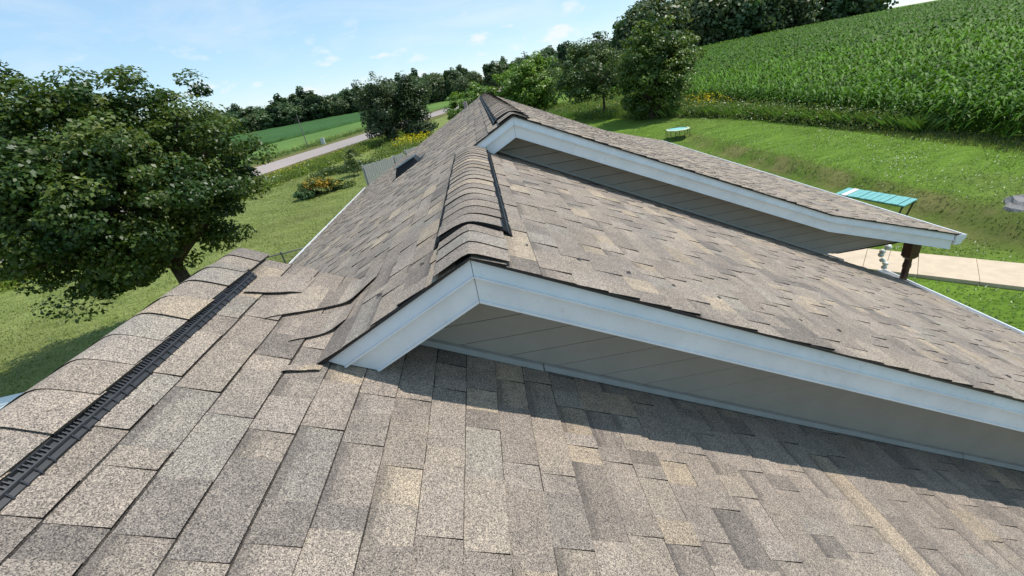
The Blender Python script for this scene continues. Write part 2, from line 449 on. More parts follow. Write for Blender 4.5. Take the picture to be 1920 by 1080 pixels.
# ------------------------------------------------------------------ house
TAN = .4986
CS, SN = 1 / math.sqrt(1 + TAN * TAN), TAN / math.sqrt(1 + TAN * TAN)
house = tag(empty('house', (.8, 5.5, -5.0)), 'house with three stepped brown shingled gable roofs and white fascias', 'house')
def z1R(x): return -1.341 - TAN * x          # near roof, right slope
X1 = -1.43                                   # near ridge
def zL(x): return -.523 + TAN * x            # shared left slope
def z2R(x): return -.645 - TAN * x
TAN3 = .4725
def z3R(x): return -.3535 - TAN3 * (x - .34)
X2, X3 = -.123, .34
XB, ZB = 3.80, z3R(3.80); TP = .328
def z4R(x): return ZB - TP * (x - XB)
EXP = .1445

class Plane:
    """sloping roof plane: s runs downslope from the ridge line x=x0"""
    def __init__(s, x0, z0, tan, sign):
        n = math.hypot(1, tan); s.x0, s.z0, s.c, s.s, s.sign = x0, z0, 1 / n, tan / n, sign
    def pt(s, y, d, h):
        return (s.x0 + s.sign * (s.c * d + s.s * h), y, s.z0 - s.s * d + s.c * h)
    def sx(s, x): return (x - s.x0) * s.sign / s.c

ALLP = []      # (area, plane_key, verts, faces, cols)
def rake_j(): return rng.uniform(-.010, .008)
def shingle_plane(key, pl, d0, d1, yfun, phase=0.0, starter=True):
    """yfun(dmid) -> list of (ya, yb) ranges"""
    nc = int(math.ceil((d1 - d0) / EXP))
    for i in range(nc):
        st = d0 + i * EXP + phase; sb = min(st + EXP, d1 + .02)
        for (ya, yb) in yfun((st + sb) / 2):
            y = ya + rake_j(); ye = yb + rake_j()
            lvl = rng.integers(0, 2)
            while y < ye - .012:
                L = rng.choice([.08, .11, .15, .19, .23, .29]) * rng.uniform(.85, 1.15) * (1.0 if lvl else 1.1)
                y1 = min(y + L, ye)
                if ye - y1 < .03: y1 = ye
                th = (.0105 if lvl else .0050) + rng.uniform(-.0008, .0014)
                w = rng.uniform(-.0015, .0015)
                tp = st - .022
                if tp < d0 - .001: tp = st
                hb0 = .0008
                band = (0.0 if lvl else (.8 if rng.random() < .5 else 0.0))
                c = shcol()
                dm = st + (sb - st) * rng.uniform(.16, .24); dn = st + (sb - st) * rng.uniform(.34, .46)
                q = lambda yy, dd, hh: pl.pt(yy, dd, hh)
                hm = hb0 + (th - hb0) * (dm - tp) / (sb - tp)
                sbb = sb + w
                dk = st + rng.uniform(.002, .0065); hk = hb0 + (th - hb0) * (dk - tp) / (sb - tp); hn = hb0 + (th - hb0) * (dn - tp) / (sb - tp)
                V = [q(y, tp, hb0), q(y1, tp, hb0), q(y, dm, hm), q(y1, dm, hm), q(y, sbb, th), q(y1, sbb, th), q(y, sbb, 0), q(y1, sbb, 0), q(y, tp, 0), q(y1, tp, 0), q(y, dk, hk), q(y1, dk, hk), q(y, dn, hn), q(y1, dn, hn)]
                F = [(10, 11, 3, 2), (2, 3, 13, 12), (4, 5, 7, 6), (0, 10, 2, 12, 4, 6, 8), (1, 9, 7, 5, 13, 3, 11), (0, 1, 11, 10), (12, 13, 5, 4)]
                if pl.sign > 0: F = [f[::-1] for f in F]
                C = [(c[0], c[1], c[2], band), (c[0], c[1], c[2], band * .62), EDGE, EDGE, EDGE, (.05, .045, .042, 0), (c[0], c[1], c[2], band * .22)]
                ALLP.append((key, V, F, C))
                # neighbouring pieces often blend from one colour to the next at the same level
                if rng.random() < .88: lvl = 1 - lvl
                y = y1

P1R = Plane(X1, z1R(X1), TAN, 1)
P1L = Plane(X1, z1R(X1), TAN, -1)
P2R = Plane(X2, z2R(X2), TAN, 1)
PL = Plane(X3, zL(X3), TAN, -1)
P3R = Plane(X3, z3R(X3), TAN3, 1)
P4R = Plane(XB, ZB, TP, 1)
Y1A, Y1B = -2.2, 1.84
YF2, YW2 = 1.515, 1.81
YF3, YW3 = 4.43, 4.74
YEND = 13.55
XE1, XE2, XE4, XLE = 5.3, 5.22, 5.46, -3.72
Y1G = 2.31                                  # far gable of the near roof (left part)
dval = P1R.sx(-.845)
shingle_plane('near_right', P1R, 0.0, P1R.sx(XE1), lambda d: [(Y1A, Y1G)] if d < dval else [(Y1A, Y1B)])
shingle_plane('near_left', P1L, 0.0, 3.2, lambda d: [(Y1A, Y1G)])
shingle_plane('middle_right', P2R, 0.0, P2R.sx(XE2), lambda d: [(YF2 - .012, YW3 + .02)])
dl2 = PL.sx(X2); dl1 = PL.sx(-.82)
def yl(d):
    if d < dl2: return [(YF3 - .012, YEND)]
    if d < dl1: return [(YF2 - .012, YEND)]
    return [(2.2, YEND)]
shingle_plane('left_slope', PL, 0.0, PL.sx(XLE), yl)
shingle_plane('far_right', P3R, 0.0, P3R.sx(XB) + .004, lambda d: [(YF3 - .012, YEND)])
shingle_plane('porch', P4R, 0.0, P4R.sx(XE4), lambda d: [(YF3 - .012, YEND)], phase=0)

# roof decks (the boards under the shingles) – one part per slope
def deck(pl, d1, ya, yb, label, d0=0.0, th=.03):
    mb = MB()
    vs = [pl.pt(y, d, h) for y in (ya, yb) for d in (d0, d1) for h in (-.004, -th)]
    mb.add(vs, [(0, 2, 3, 1), (4, 5, 7, 6), (0, 1, 5, 4), (2, 6, 7, 3), (0, 4, 6, 2), (1, 3, 7, 5)])
    o = mb.build('roof_slope', SHEATH_LAPSHADE, house)
    o['label'] = label
    return o
decks = {}
decks['near_right'] = deck(P1R, P1R.sx(XE1), Y1A, YW2 + .01, 'nearest roof slope of large mixed brown shingles')
dk2 = deck(P1R, dval, YW2 + .01, Y1G - .01, 'short end of the nearest slope beside the valley')
decks['near_left'] = deck(P1L, 3.2, Y1A, Y1G - .01, 'slope falling away behind the nearest ridge')
decks['middle_right'] = deck(P2R, P2R.sx(XE2), YF2 + .01, YW3, 'middle roof slope between the two white fascias')
decks['left_slope'] = deck(PL, PL.sx(XLE), 2.2, YEND - .01, 'long left slope running back to the far end', d0=dl1)
deck(PL, dl1, YF2 + .01, YF3 + .02, 'upper left slope beside the curved ridge vent', d0=dl2)
deck(PL, dl1, YF3 + .02, YEND - .01, 'upper left slope below the far ridge', d0=0.0)
decks['far_right'] = deck(P3R, P3R.sx(XB), YF3 + .01, YEND - .01, 'far roof slope above the porch')
decks['porch'] = deck(P4R, P4R.sx(XE4), YF3 + .01, YEND - .01, 'shallower porch roof slope')

# the 300 shingles that show largest are parts of their own, the rest one part per slope
areas = []
for key, V, F, C in ALLP:
    v = np.array(V); c = v[:6].mean(0); pc = proj(c)
    if pc[2] < .3 or not (-60 < pc[0] < 1980 and -60 < pc[1] < 1140): areas.append(0); continue
    q = proj(v[[0, 1, 5, 4]])
    if (q[:, 2] < .1).any(): areas.append(0); continue
    x, y = q[:, 0], q[:, 1]
    a = .5 * abs(np.dot(x, np.roll(y, 1)) - np.dot(y, np.roll(x, 1)))
    if key in ('near_left',): a = 0
    areas.append(min(a, 20000))
order = np.argsort(-np.array(areas))
single = set(order[:300].tolist())
rest = {}
for i, (key, V, F, C) in enumerate(ALLP):
    if i in single:
        mk('shingle', V, F, SHINGLE, decks[key], col=C)
    else:
        mb = rest.setdefault(key, MB())
        b = len(mb.V); mb.V += V
        for f, c in zip(F, C):
            mb.F.append(tuple(j + b for j in f)); mb.C.append(c); mb.M.append(0)
for key, mb in rest.items():
    o = mb.build('shingle_courses', SHINGLE, decks[key]); o['kind'] = 'stuff'

# ---- woven valley shingles (drawn over both slopes where they meet)
def zsm(x, k=.016):
    a, b = z1R(x), zL(x)
    return k * math.log(math.exp((a - max(a, b)) / k) + math.exp((b - max(a, b)) / k)) + max(a, b)
def valley_strip(A, B, depth, lift, cols, sag=.015, back=(.0, 1.0), zf=None):
    zf = zf or zsm
    A, B = np.array(A), np.array(B); n, m_ = 24, 6
    V = []; F = []; C = []
    bd = np.array(back)
    for j in range(m_ + 1):
        for i in range(n + 1):
            t = i / n
            p = A + (B - A) * t + bd * depth * j / m_ 
            p = p + np.array([.5, -.5]) * sag * math.sin(t * math.pi) * (1 - j / m_)
            h = (lift * .45 + (.004 + .002 * math.sin(t * 7 + lift * 300)) * (1 - j / m_) ** 1.5) * (min(1, 5 * t, 5 * (1 - t)) ** .5) * (1 - .8 * (j / m_) ** 3) + .0125 * (1 - j / m_ * .55)
            V.append((p[0], p[1], zf(p[0]) + h))
    nn = n + 1
    cuts = np.sort(rng.uniform(.12, .9, cols)); cc = [shcol() for _ in range(cols + 1)]
    for j in range(m_):
        for i in range(n):
            F.append((j * nn + i, j * nn + i + 1, (j + 1) * nn + i + 1, (j + 1) * nn + i))
            C.append(cc[int(np.searchsorted(cuts, (i + .5) / n))])
    b = len(V)
    for i in range(n + 1):
        v = V[i]; tp_ = min(1, 4 * i / n, 4 * (1 - i / n)); V.append((v[0] + .001, v[1] - .001, v[2] - .0008 - .0036 * tp_))
    for i in range(n):
        F.append((b + i, b + i + 1, i + 1, i)); C.append(EDGE)
    return mk('valley_shingle', V, F, SHINGLE, house, col=C)
valley_strip((-.955, 1.600), (-.775, 1.80), .22, .007, 2)
valley_strip((-1.085, 1.735), (-.690, 2.165), .30, .010, 4)
valley_strip((-1.235, 1.905), (-1.03, 2.02), .20, .008, 2)
valley_strip((-.915, 1.405), (-.80, 1.455), .05, .003, 1, sag=0.0, zf=z1R)

# ---- ridge caps and ridge vents
def ridge(xa, za, y0, y1, half, h, n_exp, vent, label, phase=0.0, strip=.055, right=True, left=True):
    """caps lapped toward the far end; front edge of each is the visible one"""
    cw = (.045 if xa < -1 else .065) if vent else .02
    def zc(dx, hh):
        w = cw
        return za + hh - TAN * (math.sqrt(dx * dx + w * w) - w * .55)
    par = house
    if vent:
        mb = MB(); xs = np.linspace(-half - .0, half + .0, 13)
        vs = []
        ya, yb = y0 + .018, y1 - .01
        for y in (ya, yb):
            for dx in xs: vs.append((xa + dx, y, zc(dx, h - .004)))
            for dx in xs: vs.append((xa + dx, y, zc(dx, .002)))
        n = len(xs); fs = []
        for i in range(n - 1):
            fs.append((i, i + 1, 2 * n + i + 1, 2 * n + i))
            fs.append((i + n, 3 * n + i, 3 * n + i + 1, i + n + 1))
            fs.append((i, i + n, i + n + 1, i + 1))
            fs.append((2 * n + i, 2 * n + i + 1, 3 * n + i + 1, 3 * n + i))
        fs.append((0, 2 * n, 3 * n, n)); fs.append((n - 1, 2 * n - 1, 4 * n - 1, 3 * n - 1))
        mb.add(vs, fs)
        par = mb.build('ridge_vent', BLACKP, house); par['label'] = label
        # slotted louvre strips along both sides
        for sg, use in ((1, right), (-1, left)):
            if not use: continue
            lb = MB()
            def sp(u, y, hh):       # u: 0 at the cap edge, 1 at the outer edge
                dx = sg * (half - .004 + strip * u)
                base = za - TAN * abs(dx)
                top = zc(half - .004, h - .012)
                z = top * (1 - u) + (base + .010) * u + hh
                return (xa + dx, y, z)
            lb.add([sp(0, y0, 0), sp(1, y0, 0), sp(1, y1, 0), sp(0, y1, 0)], [(0, 1, 2, 3)])
            lb.add([sp(1, y0, 0), sp(1, y0, -.012), sp(1, y1, -.012), sp(1, y1, 0)], [(0, 1, 2, 3)])
            lb.build('vent_louvre', BLACKP, par)
            rb = MB(); y = y0 + .006; c = 0
            while y < y1 - .006:
                if c % 8 != 7:
                    a, b_ = sp(.10, y, .001), sp(.58, y, .001)
                    a2, b2 = sp(.10, y, .0075), sp(.58, y, .0065)
                    w = .0032
                    vs = [(p[0], p[1] + dy, p[2]) for p in (a, b_, b2, a2) for dy in (0, w)]
                    rb.add(vs, [(0, 2, 4, 6), (1, 7, 5, 3), (6, 4, 5, 7), (0, 6, 7, 1), (2, 3, 5, 4)])
                    if c % 3 == 0:
                        a, b_ = sp(.80, y, .001), sp(1.1, y, -.004); a2, b2 = sp(.80, y, .008), sp(1.1, y, .004)
                        vs = [(p[0], p[1] + dy, p[2]) for p in (a, b_, b2, a2) for dy in (0, .0045)]
                        rb.add(vs, [(0, 2, 4, 6), (1, 7, 5, 3), (6, 4, 5, 7), (0, 6, 7, 1), (2, 3, 5, 4)])
                y += .0125; c += 1
            o = rb.build('louvre_ribs', GREYRAIL, par); o['kind'] = 'stuff'
            rl = MB(); vs = []
            ys = np.linspace(y0, y1, 40)
            for y in ys:
                for (u, hh) in ((.63, .001), (.63, .008), (.72, .008), (.72, .001)): vs.append(sp(u, y, hh + .0012 * math.sin(y * 9)))
            fs = [(4 * i + a, 4 * i + 4 + a, 4 * i + 4 + a + 1, 4 * i + a + 1) for i in range(len(ys) - 1) for a in range(3)]
            fs.append((0, 1, 2, 3)); rl.add(vs, fs); rl.build('louvre_rail', GREYRAIL, par)
    y = y0 + phase; k = 0
    xs = np.linspace(-half, half, 13)
    hb = h if vent else .014
    while y < y1 - .02:
        ye = min(y + n_exp, y1)
        yb_ = min(ye + .03, y1 + .02)
        j = rng.uniform(-.006, .006); tw = rng.uniform(-.008, .008); lift = rng.uniform(.005, .0075)
        c = shcol(); V = []; F = []; C = []
        for (yy, hh) in ((y, hb + lift), (ye, hb + .002), (yb_, hb - .001)):
            for dx in xs: V.append((xa + dx + j, yy + tw * dx / half, zc(dx, hh)))
        n = len(xs)
        for r in range(2):
            for i in range(n - 1): F.append((r * n + i, r * n + i + 1, (r + 1) * n + i + 1, (r + 1) * n + i)); C.append(c)
        b = len(V)
        for dx in xs: V.append((xa + dx + j, y + tw * dx / half + .001, zc(dx, hb + lift - .0038)))
        for i in range(n - 1): F.append((b + i, b + i + 1, i + 1, i)); C.append(EDGE)
        for (p, q) in ((0, n), (n - 1, 2 * n - 1)):     # side edges
            e = len(V); V.append((V[p][0], V[p][1], V[p][2] - .007)); V.append((V[q][0], V[q][1], V[q][2] - .007))
            F.append((p, q, e + 1, e)); C.append(EDGE)
        mk('cap_shingle', V, F, SHINGLE, par, col=C, smooth=False)
        y = ye
ridge(X1, z1R(X1), -1.95, 2.09, .156, .028, .1535, True, 'ridge vent with slotted black plastic edge nearest the camera', phase=0.0, strip=.029)
ridge(X1, z1R(X1), 2.09, 2.33, .150, .006, .14, False, None)
ridge(X2, z2R(X2), 1.50, 1.88, .150, .006, .14, False, None)
ridge(X2, z2R(X2), 1.885, 4.46, .150, .031, .137, True, 'curved ridge vent between two black strips on the middle ridge', strip=.038)
ridge(X3, z3R(X3), 4.41, 4.74, .150, .006, .15, False, None)
ridge(X3, z3R(X3), 4.74, 13.0, .155, .032, .15, True, 'ridge vent on the far ridge with open black end', strip=.045)

# ---- rake fascias: mitred boards with a projecting drip strip
def strip_poly(pts_top, z_off0, z_off1, clip=None):
    top = [(x, z + z_off0) for x, z in pts_top]; bot = [(x, z + z_off1) for x, z in pts_top]
    return top + bot[::-1]
def clip_poly(poly, f):
    """keep the part of an XZ polygon where f(x,z) >= 0"""
    out = []
    for i in range(len(poly)):
        p, q = poly[i], poly[(i + 1) % len(poly)]
        a, b = f(*p), f(*q)
        if a >= 0: out.append(p)
        if (a >= 0) != (b >= 0):
            t = a / (a - b); out.append((p[0] + (q[0] - p[0]) * t, p[1] + (q[1] - p[1]) * t))
    return out
def fascia(name, pts, y, clip=None, label=None, mitre=0.0):
    # main board
    def pol(o0, o1):
        p = strip_poly(pts, o0, o1)
        if clip: p = clip_poly(p, clip)
        return p
    mb = MB(); mb.prism(pol(-.088, -.202), 1, y + .012, y + .034)
    o = mb.build(name, WHITE, house)
    if label: o['label'] = label
    d = MB(); pp = pol(-.014, -.082); n = len(pp)
    def off(x, z):
        t = min(1.0, max(0.0, (min(zz_(x) for zz_ in tops) - z) / .082)); return .014 * (1 - t)
    tops = [lambda x: float(np.interp(x, [q_[0] for q_ in sorted(pts)], [q_[1] for q_ in sorted(pts)]))]
    d.add([(x, y - .004 + off(x, z), z) for x, z in pp] + [(x, y + .034, z) for x, z in pp], [tuple(range(n)), tuple(range(n, 2 * n))[::-1]] + [(i, n + i, n + (i + 1) % n, (i + 1) % n) for i in range(n)])
    d.build('drip_edge', WHITE, o)
    l = MB(); l.prism(pol(-.0815, -.0895), 1, y - .013, y + .02); l.build('fascia_lip', WHITE, o)
    b = MB(); b.prism(pol(-.198, -.209), 1, y + .004, y + .06); b.build('fascia_return', WHITE, o)
    return o
G = .0012
fascia('rake_fascia', [(X2 - G, z2R(X2)), (-.95, zL(-.95))], YF2, lambda x, z: z - (z1R(x) + .012), 'short left arm of the nearest white fascia')
fascia('rake_fascia', [(X2 + G, z2R(X2)), (XE2, z2R(XE2))], YF2, None, 'long right arm of the nearest white fascia')
fascia('rake_fascia', [(X3 - G, z3R(X3)), (-.3, zL(-.3))], YF3, lambda x, z: z - (z2R(x) + .012), 'short left arm of the farther white fascia')
fascia('rake_fascia', [(X3 + G, z3R(X3)), (XB, ZB)], YF3, None, 'right arm of the farther white fascia')
fascia('rake_fascia', [(XB + G, ZB), (XE4 - .04, z4R(XE4 - .04))], YF3, None, 'outer arm of the farther fascia along the porch')
j_ = MB(); j_.prism([(x_, z4R(x_) + o_) for x_, o_ in ((5.12, -.089), (XE4 - .045, -.089), (XE4 - .045, -.2015), (5.12, -.2015))], 1, YF3 + .0095, YF3 + .011); j_.build('fascia_joint', WHITE, house)
# starter strip edges (dark ragged line under the shingles on the rakes)
def starter(pts, y):
    mb = MB(); mb.prism(strip_poly(pts, -.001, -.0135), 1, y - .012, y + .02); mb.build('starter_strip', BLACKP, house)
starter([(X2 - G, z2R(X2)), (-.82, zL(-.82))], YF2)
starter([(X2 + G, z2R(X2)), (XE2, z2R(XE2))], YF2)
starter([(X3 - G, z3R(X3)), (-.12, zL(-.12))], YF3)
starter([(X3 + G, z3R(X3)), (XB, ZB)], YF3)
starter([(XB + G, ZB), (XE4, z4R(XE4))], YF3)

# ---- gable walls of lapped siding, each board a part
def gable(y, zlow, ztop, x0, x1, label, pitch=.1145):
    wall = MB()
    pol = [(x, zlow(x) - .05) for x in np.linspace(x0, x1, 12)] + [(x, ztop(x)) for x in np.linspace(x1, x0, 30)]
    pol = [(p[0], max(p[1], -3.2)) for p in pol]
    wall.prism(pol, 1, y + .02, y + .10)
    w = wall.build('gable_wall', SHEATH_LAPSHADE, house); w['label'] = label  # dark core behind the board gaps deepens the painted lap shadows
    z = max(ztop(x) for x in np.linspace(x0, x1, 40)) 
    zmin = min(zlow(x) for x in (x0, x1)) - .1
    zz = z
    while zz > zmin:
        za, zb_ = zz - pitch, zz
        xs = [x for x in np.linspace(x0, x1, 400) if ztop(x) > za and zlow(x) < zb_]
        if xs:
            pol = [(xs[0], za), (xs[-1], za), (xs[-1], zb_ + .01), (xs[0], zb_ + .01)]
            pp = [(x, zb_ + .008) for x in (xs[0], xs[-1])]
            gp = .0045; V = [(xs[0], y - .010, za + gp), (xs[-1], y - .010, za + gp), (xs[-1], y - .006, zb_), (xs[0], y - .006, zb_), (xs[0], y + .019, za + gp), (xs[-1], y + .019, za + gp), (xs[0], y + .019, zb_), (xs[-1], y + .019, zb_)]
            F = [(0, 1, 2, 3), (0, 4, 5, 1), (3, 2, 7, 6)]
            mk('siding_board', V, F, [SIDING, SHEATH_LAPSHADE], w, mi=[0, 1, 1])  # dark top and bottom faces paint the shadow line at each lap
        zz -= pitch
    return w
def ztop2(x): return min(zL(x), z2R(x)) - .10
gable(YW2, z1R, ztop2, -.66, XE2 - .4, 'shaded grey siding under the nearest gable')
def ztop3(x): return (min(zL(x), z3R(x)) if x < XB else z4R(x)) - .10
def zlow3(x): return max(z2R(x), -2.645)
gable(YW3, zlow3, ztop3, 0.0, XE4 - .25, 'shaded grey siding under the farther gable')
# flashing along the wall feet
def flash(y, zf, x0, x1, cuts, h=.035):
    b = [x0] + cuts + [x1]
    for a, c in zip(b[:-1], b[1:]):
        mb = MB(); mb.prism([(a + .003, zf(a) + .014), (c - .003, zf(c) + .014), (c - .003, zf(c) + .014 + h), (a + .003, zf(a) + .014 + h)], 1, y - .034, y - .014)
        mb.build('wall_flashing', TRIM, house)
flash(YW2, z1R, -.60, 4.7, [.11, 2.75])
flash(YW3, z2R, .09, 4.32, [2.2], h=.02)
# porch end: level soffit board under the end panel
mb = MB(); mb.prism([(4.15, -2.645), (XE4 - .12, -2.625), (XE4 - .12, -2.64), (4.15, -2.66)], 1, YW3 - .02, YEND - .3)
mb.build('porch_soffit', SIDING, house)
mb = MB(); mb.box((5.38, YW3 + .06, -2.70), (.14, .12, .09)); mb.build('post_bracket', DARKWOOD, house)
# soffits under the rakes
def soffit(p, y0, y1):
    mb = MB(); mb.prism(strip_poly(p, -.196, -.185), 1, y0, y1); mb.build('rake_soffit', SIDING, house)
soffit([(X2, z2R(X2)), (XE2, z2R(XE2))], YF2 + .035, YW2 + .02)
soffit([(-.6, zL(-.6)), (X2, z2R(X2))], YF2 + .035, YW2 + .02)
soffit([(X3, z3R(X3)), (XB, ZB), (XE4 - .1, z4R(XE4 - .1))], YF3 + .035, YW3 + .02)
soffit([(.1, zL(.1)), (X3, z3R(X3))], YF3 + .035, YW3 + .02)

# ---- eaves: gutters and drip edges
def gutter(x, z, ya, yb, sg, label):
    """open K-style trough along Y, back against x"""
    prof = [(0, 0), (0, -.115), (.075, -.115), (.085, -.085), (.118, -.045), (.122, -.004), (.108, -.004), (.104, -.04), (.070, -.095), (.012, -.103), (.012, 0)]
    pr = [(x + sg * a, z + b) for a, b in prof]
    n = len(pr); V = [(p, ya, q) for p, q in pr] + [(p, yb, q) for p, q in pr]
    F = [(i, (i + 1) % n, n + (i + 1) % n, n + i) for i in range(n)]
    o = mk('gutter', V, F, WHITE, house); o['label'] = label
    for y, s in ((ya, 1), (yb, -1)):
        e = MB(); e.prism([(x + sg * a, z + b) for a, b in ((0, 0), (0, -.118), (.078, -.118), (.09, -.086), (.122, -.045), (.126, -.002))], 1, y - .004, y)
        e.build('end_cap', WHITE, o)
    return o
gutter(XE4 - .028, z4R(XE4) - .014, YF3 - .012, YEND, 1, 'porch gutter ending in an open white return')
gutter(XE2 - .02, z2R(XE2) - .012, YF2 + .05, YW3 + .35, 1, 'white gutter along the eave of the middle slope')
gutter(XE1 - .02, z1R(XE1) - .012, Y1A, YF2, 1, 'gutter of the nearest slope')
gutter(XLE + .03, zL(XLE) - .01, 2.3, YEND, -1, 'white gutter along the left eave')

# ---- porch post (turned dark wood)
mb = MB()
px, py = 5.29, 4.78
def sq(z0, z1, r, r1=None):
    r1 = r if r1 is None else r1
    vs = [(px + a * r, py + b * r, z0) for a, b in ((-1, -1), (1, -1), (1, 1), (-1, 1))] + [(px + a * r1, py + b * r1, z1) for a, b in ((-1, -1), (1, -1), (1, 1), (-1, 1))]
    mb.add(vs, [(3, 2, 1, 0), (4, 5, 6, 7), (0, 1, 5, 4), (1, 2, 6, 5), (2, 3, 7, 6), (3, 0, 4, 7)])
sq(-2.93, -2.69, .062); sq(-2.965, -2.93, .04, .062)
mb.tube([(px, py, -2.965), (px, py, -3.03), (px, py, -3.045), (px, py, -3.09), (px, py, -3.10), (px, py, -3.3), (px, py, -4.2), (px, py, -4.5)], [.040, .041, .046, .046, .039, .041, .046, .04], 14)
sq(-5.45, -4.5, .062)
mb.build('porch_post', DARKWOOD, house)
mb = MB(); mb.box((4.4, 9.1, -5.56), (2.6, 8.9, .10)); mb.build('porch_floor', CONC, house)

# ---- box vent on the left slope
def left_pt(x, y, h): return (x - SN * h, y, zL(x) + CS * h)
vx0, vx1, vy0, vy1 = -1.60, -1.15, 7.72, 8.15
mb = MB()
bx = [(vx0, vy0), (vx1, vy0), (vx1, vy1), (vx0, vy1)]
tx = [(vx0 + .10, vy0 + .05), (vx1 - .02, vy0 + .05), (vx1 - .02, vy1 - .05), (vx0 + .10, vy1 - .05)]
vs = [left_pt(x, y, .012) for x, y in bx] + [left_pt(x, y, h) for (x, y), h in zip(tx, (.13, .10, .10, .13))]
mb.add(vs, [(4, 5, 6, 7), (0, 1, 5, 4), (1, 2, 6, 5), (2, 3, 7, 6), (3, 0, 4, 7), (3, 2, 1, 0)])
bv = mb.build('roof_vent', VENTM, house); bv['label'] = 'black metal box vent on the left slope'
m2 = MB(); vs = [left_pt(x, y, h) for (x, y), h in zip([(vx0 + .07, vy0 + .03), (vx1 + .0, vy0 + .03), (vx1 + .0, vy1 - .03), (vx0 + .07, vy1 - .03)], (.132, .102, .102, .132))]
vs += [left_pt(x, y, h) for (x, y), h in zip([(vx0 + .07, vy0 + .03), (vx1 + .0, vy0 + .03), (vx1 + .0, vy1 - .03), (vx0 + .07, vy1 - .03)], (.146, .114, .114, .146))]
m2.add(vs, [(3, 2, 1, 0), (4, 5, 6, 7), (0, 1, 5, 4), (1, 2, 6, 5), (2, 3, 7, 6), (3, 0, 4, 7)])
m2.build('vent_hood', mat_simple('sky_tinted_metal', (.20, .25, .30), .18, .7, .1, 10, metal=.6), bv)  # blue-grey colour paints the sky's reflection on the black vent's top
m3 = MB(); vs = [left_pt(x, y, h) for h in (.002, .013) for x, y in ((vx0 - .06, vy0 - .05), (vx1 + .1, vy0 - .05), (vx1 + .1, vy1 + .05), (vx0 - .06, vy1 + .05))]
m3.add(vs, [(3, 2, 1, 0), (4, 5, 6, 7), (0, 1, 5, 4), (1, 2, 6, 5), (2, 3, 7, 6), (3, 0, 4, 7)])
m3.build('vent_flange', VENTM, bv)
# small pipe hump near the far end of the left slope
mb = MB(); c = left_pt(-.27, 13.2, 0); mb.tube([c, (c[0], c[1], c[2] + .17)], [.06, .055], 12); mb.build('vent_pipe', mat_simple('tan_pipe', (.28, .24, .22), .7, .3, .1), house)

# ---- outer walls below the eaves
def wallbox(x0, x1, y0, y1, ztop, label):
    mb = MB(); mb.prism([(y0, -5.7), (y1, -5.7), (y1, ztop), (y0, ztop)], 0, x0, x1); o = mb.build('house_wall', SIDING, house); o['label'] = label
wallbox(-3.35, -3.25, 2.1, 13.2, -2.2, 'long left outer wall')
wallbox(4.75, 4.85, 1.9, 5.0, -3.15, 'right outer wall under the middle slope')
wallbox(3.3, 3.4, 5.0, 13.2, -2.1, 'outer wall behind the porch')
wallbox(-3.9, -3.8, -2.0, 2.1, -1.95, 'left outer wall of the near wing')
wallbox(4.75, 4.85, -2.0, 1.9, -3.75, 'right outer wall of the near wing')
def gwall(y, poly, label):
    mb = MB(); mb.prism(poly, 1, y, y + .1); o = mb.build('end_wall', SIDING, house); o['label'] = label
gwall(13.15, [(-3.3, -5.6), (3.35, -5.6), (3.35, z3R(3.35) - .05), (X3, z3R(X3) - .05), (-3.3, zL(-3.3) - .05)], 'far end wall')
gwall(2.12, [(-3.85, -5.3), (-.9, -5.3), (-.9, z1R(-.9) - .04), (X1, z1R(X1) - .04), (-3.85, z1R(X1) - TAN * (X1 + 3.85) - .04)], 'far end wall of the near wing')
gwall(-2.0, [(-3.85, -5.6), (4.8, -5.6), (4.8, z1R(4.8) - .05), (X1, z1R(X1) - .05), (-3.85, z1R(X1) - TAN * (X1 + 3.85) - .05)], 'near end wall')

# ---- string of white globes hanging under the porch eave
st = tag(empty('hanging_globes', (5.67, 5.48, -3.52)), 'string of six white balls hanging beside the dark porch post', 'ornament')
BALL = mat_simple('white_globe', (.72, .72, .68), .4, .5, .08, 20)
cord = MB(); cpts = [(a * 1.13, b * 1.13, c * 1.13 + .03) for a, b, c in [(5.03, 4.86, -2.70), (5.03, 4.85, -2.80), (4.97, 4.85, -2.86), (4.955, 4.85, -2.91), (5.00, 4.85, -2.99), (5.05, 4.85, -3.06), (5.045, 4.85, -3.12)]]
cpts[0] = (5.60, 5.48, -2.62)
cord.tube(cpts, .003, 5)
cord.tube([(5.68, 5.48, -3.13), (5.74, 5.48, -3.2), (5.73, 5.48, -3.38)], .0025, 5); cord.build('cord', BLACKP, st)
for i, (bx_, bz_, r) in enumerate([(5.03, -2.81, .036), (4.965, -2.86, .030), (4.955, -2.905, .029), (4.995, -2.99, .031), (5.05, -3.05, .031), (5.045, -3.105, .030)]):
    b = MB(); r *= 1.3; b.sphere((bx_ * 1.13, 5.48, bz_ * 1.13 + .03), (r, r, r * .8 if i > 2 else r), 16, 10); b.build('ball', BALL, st, smooth=True)

# ------------------------------------------------------------------ foliage builders
def kites(P, N, size, asp=.6, fold=.12):
    """leaf quads at P with normals N"""
    n = len(P)
    r = rng.normal(size=(n, 3)); a = np.cross(N, r); a /= np.linalg.norm(a, axis=1, keepdims=True) + 1e-9
    b = np.cross(N, a)
    s = (size * rng.uniform(.65, 1.25, n))[:, None]
    V = np.empty((n, 4, 3))
    V[:, 0] = P - a * s * .5
    V[:, 1] = P + b * s * asp * .5 + N * s * fold
    V[:, 2] = P + a * s * .5 - N * s * fold * .6
    V[:, 3] = P - b * s * asp * .5 + N * s * fold
    return V.reshape(-1, 3), np.arange(n * 4).reshape(n, 4)

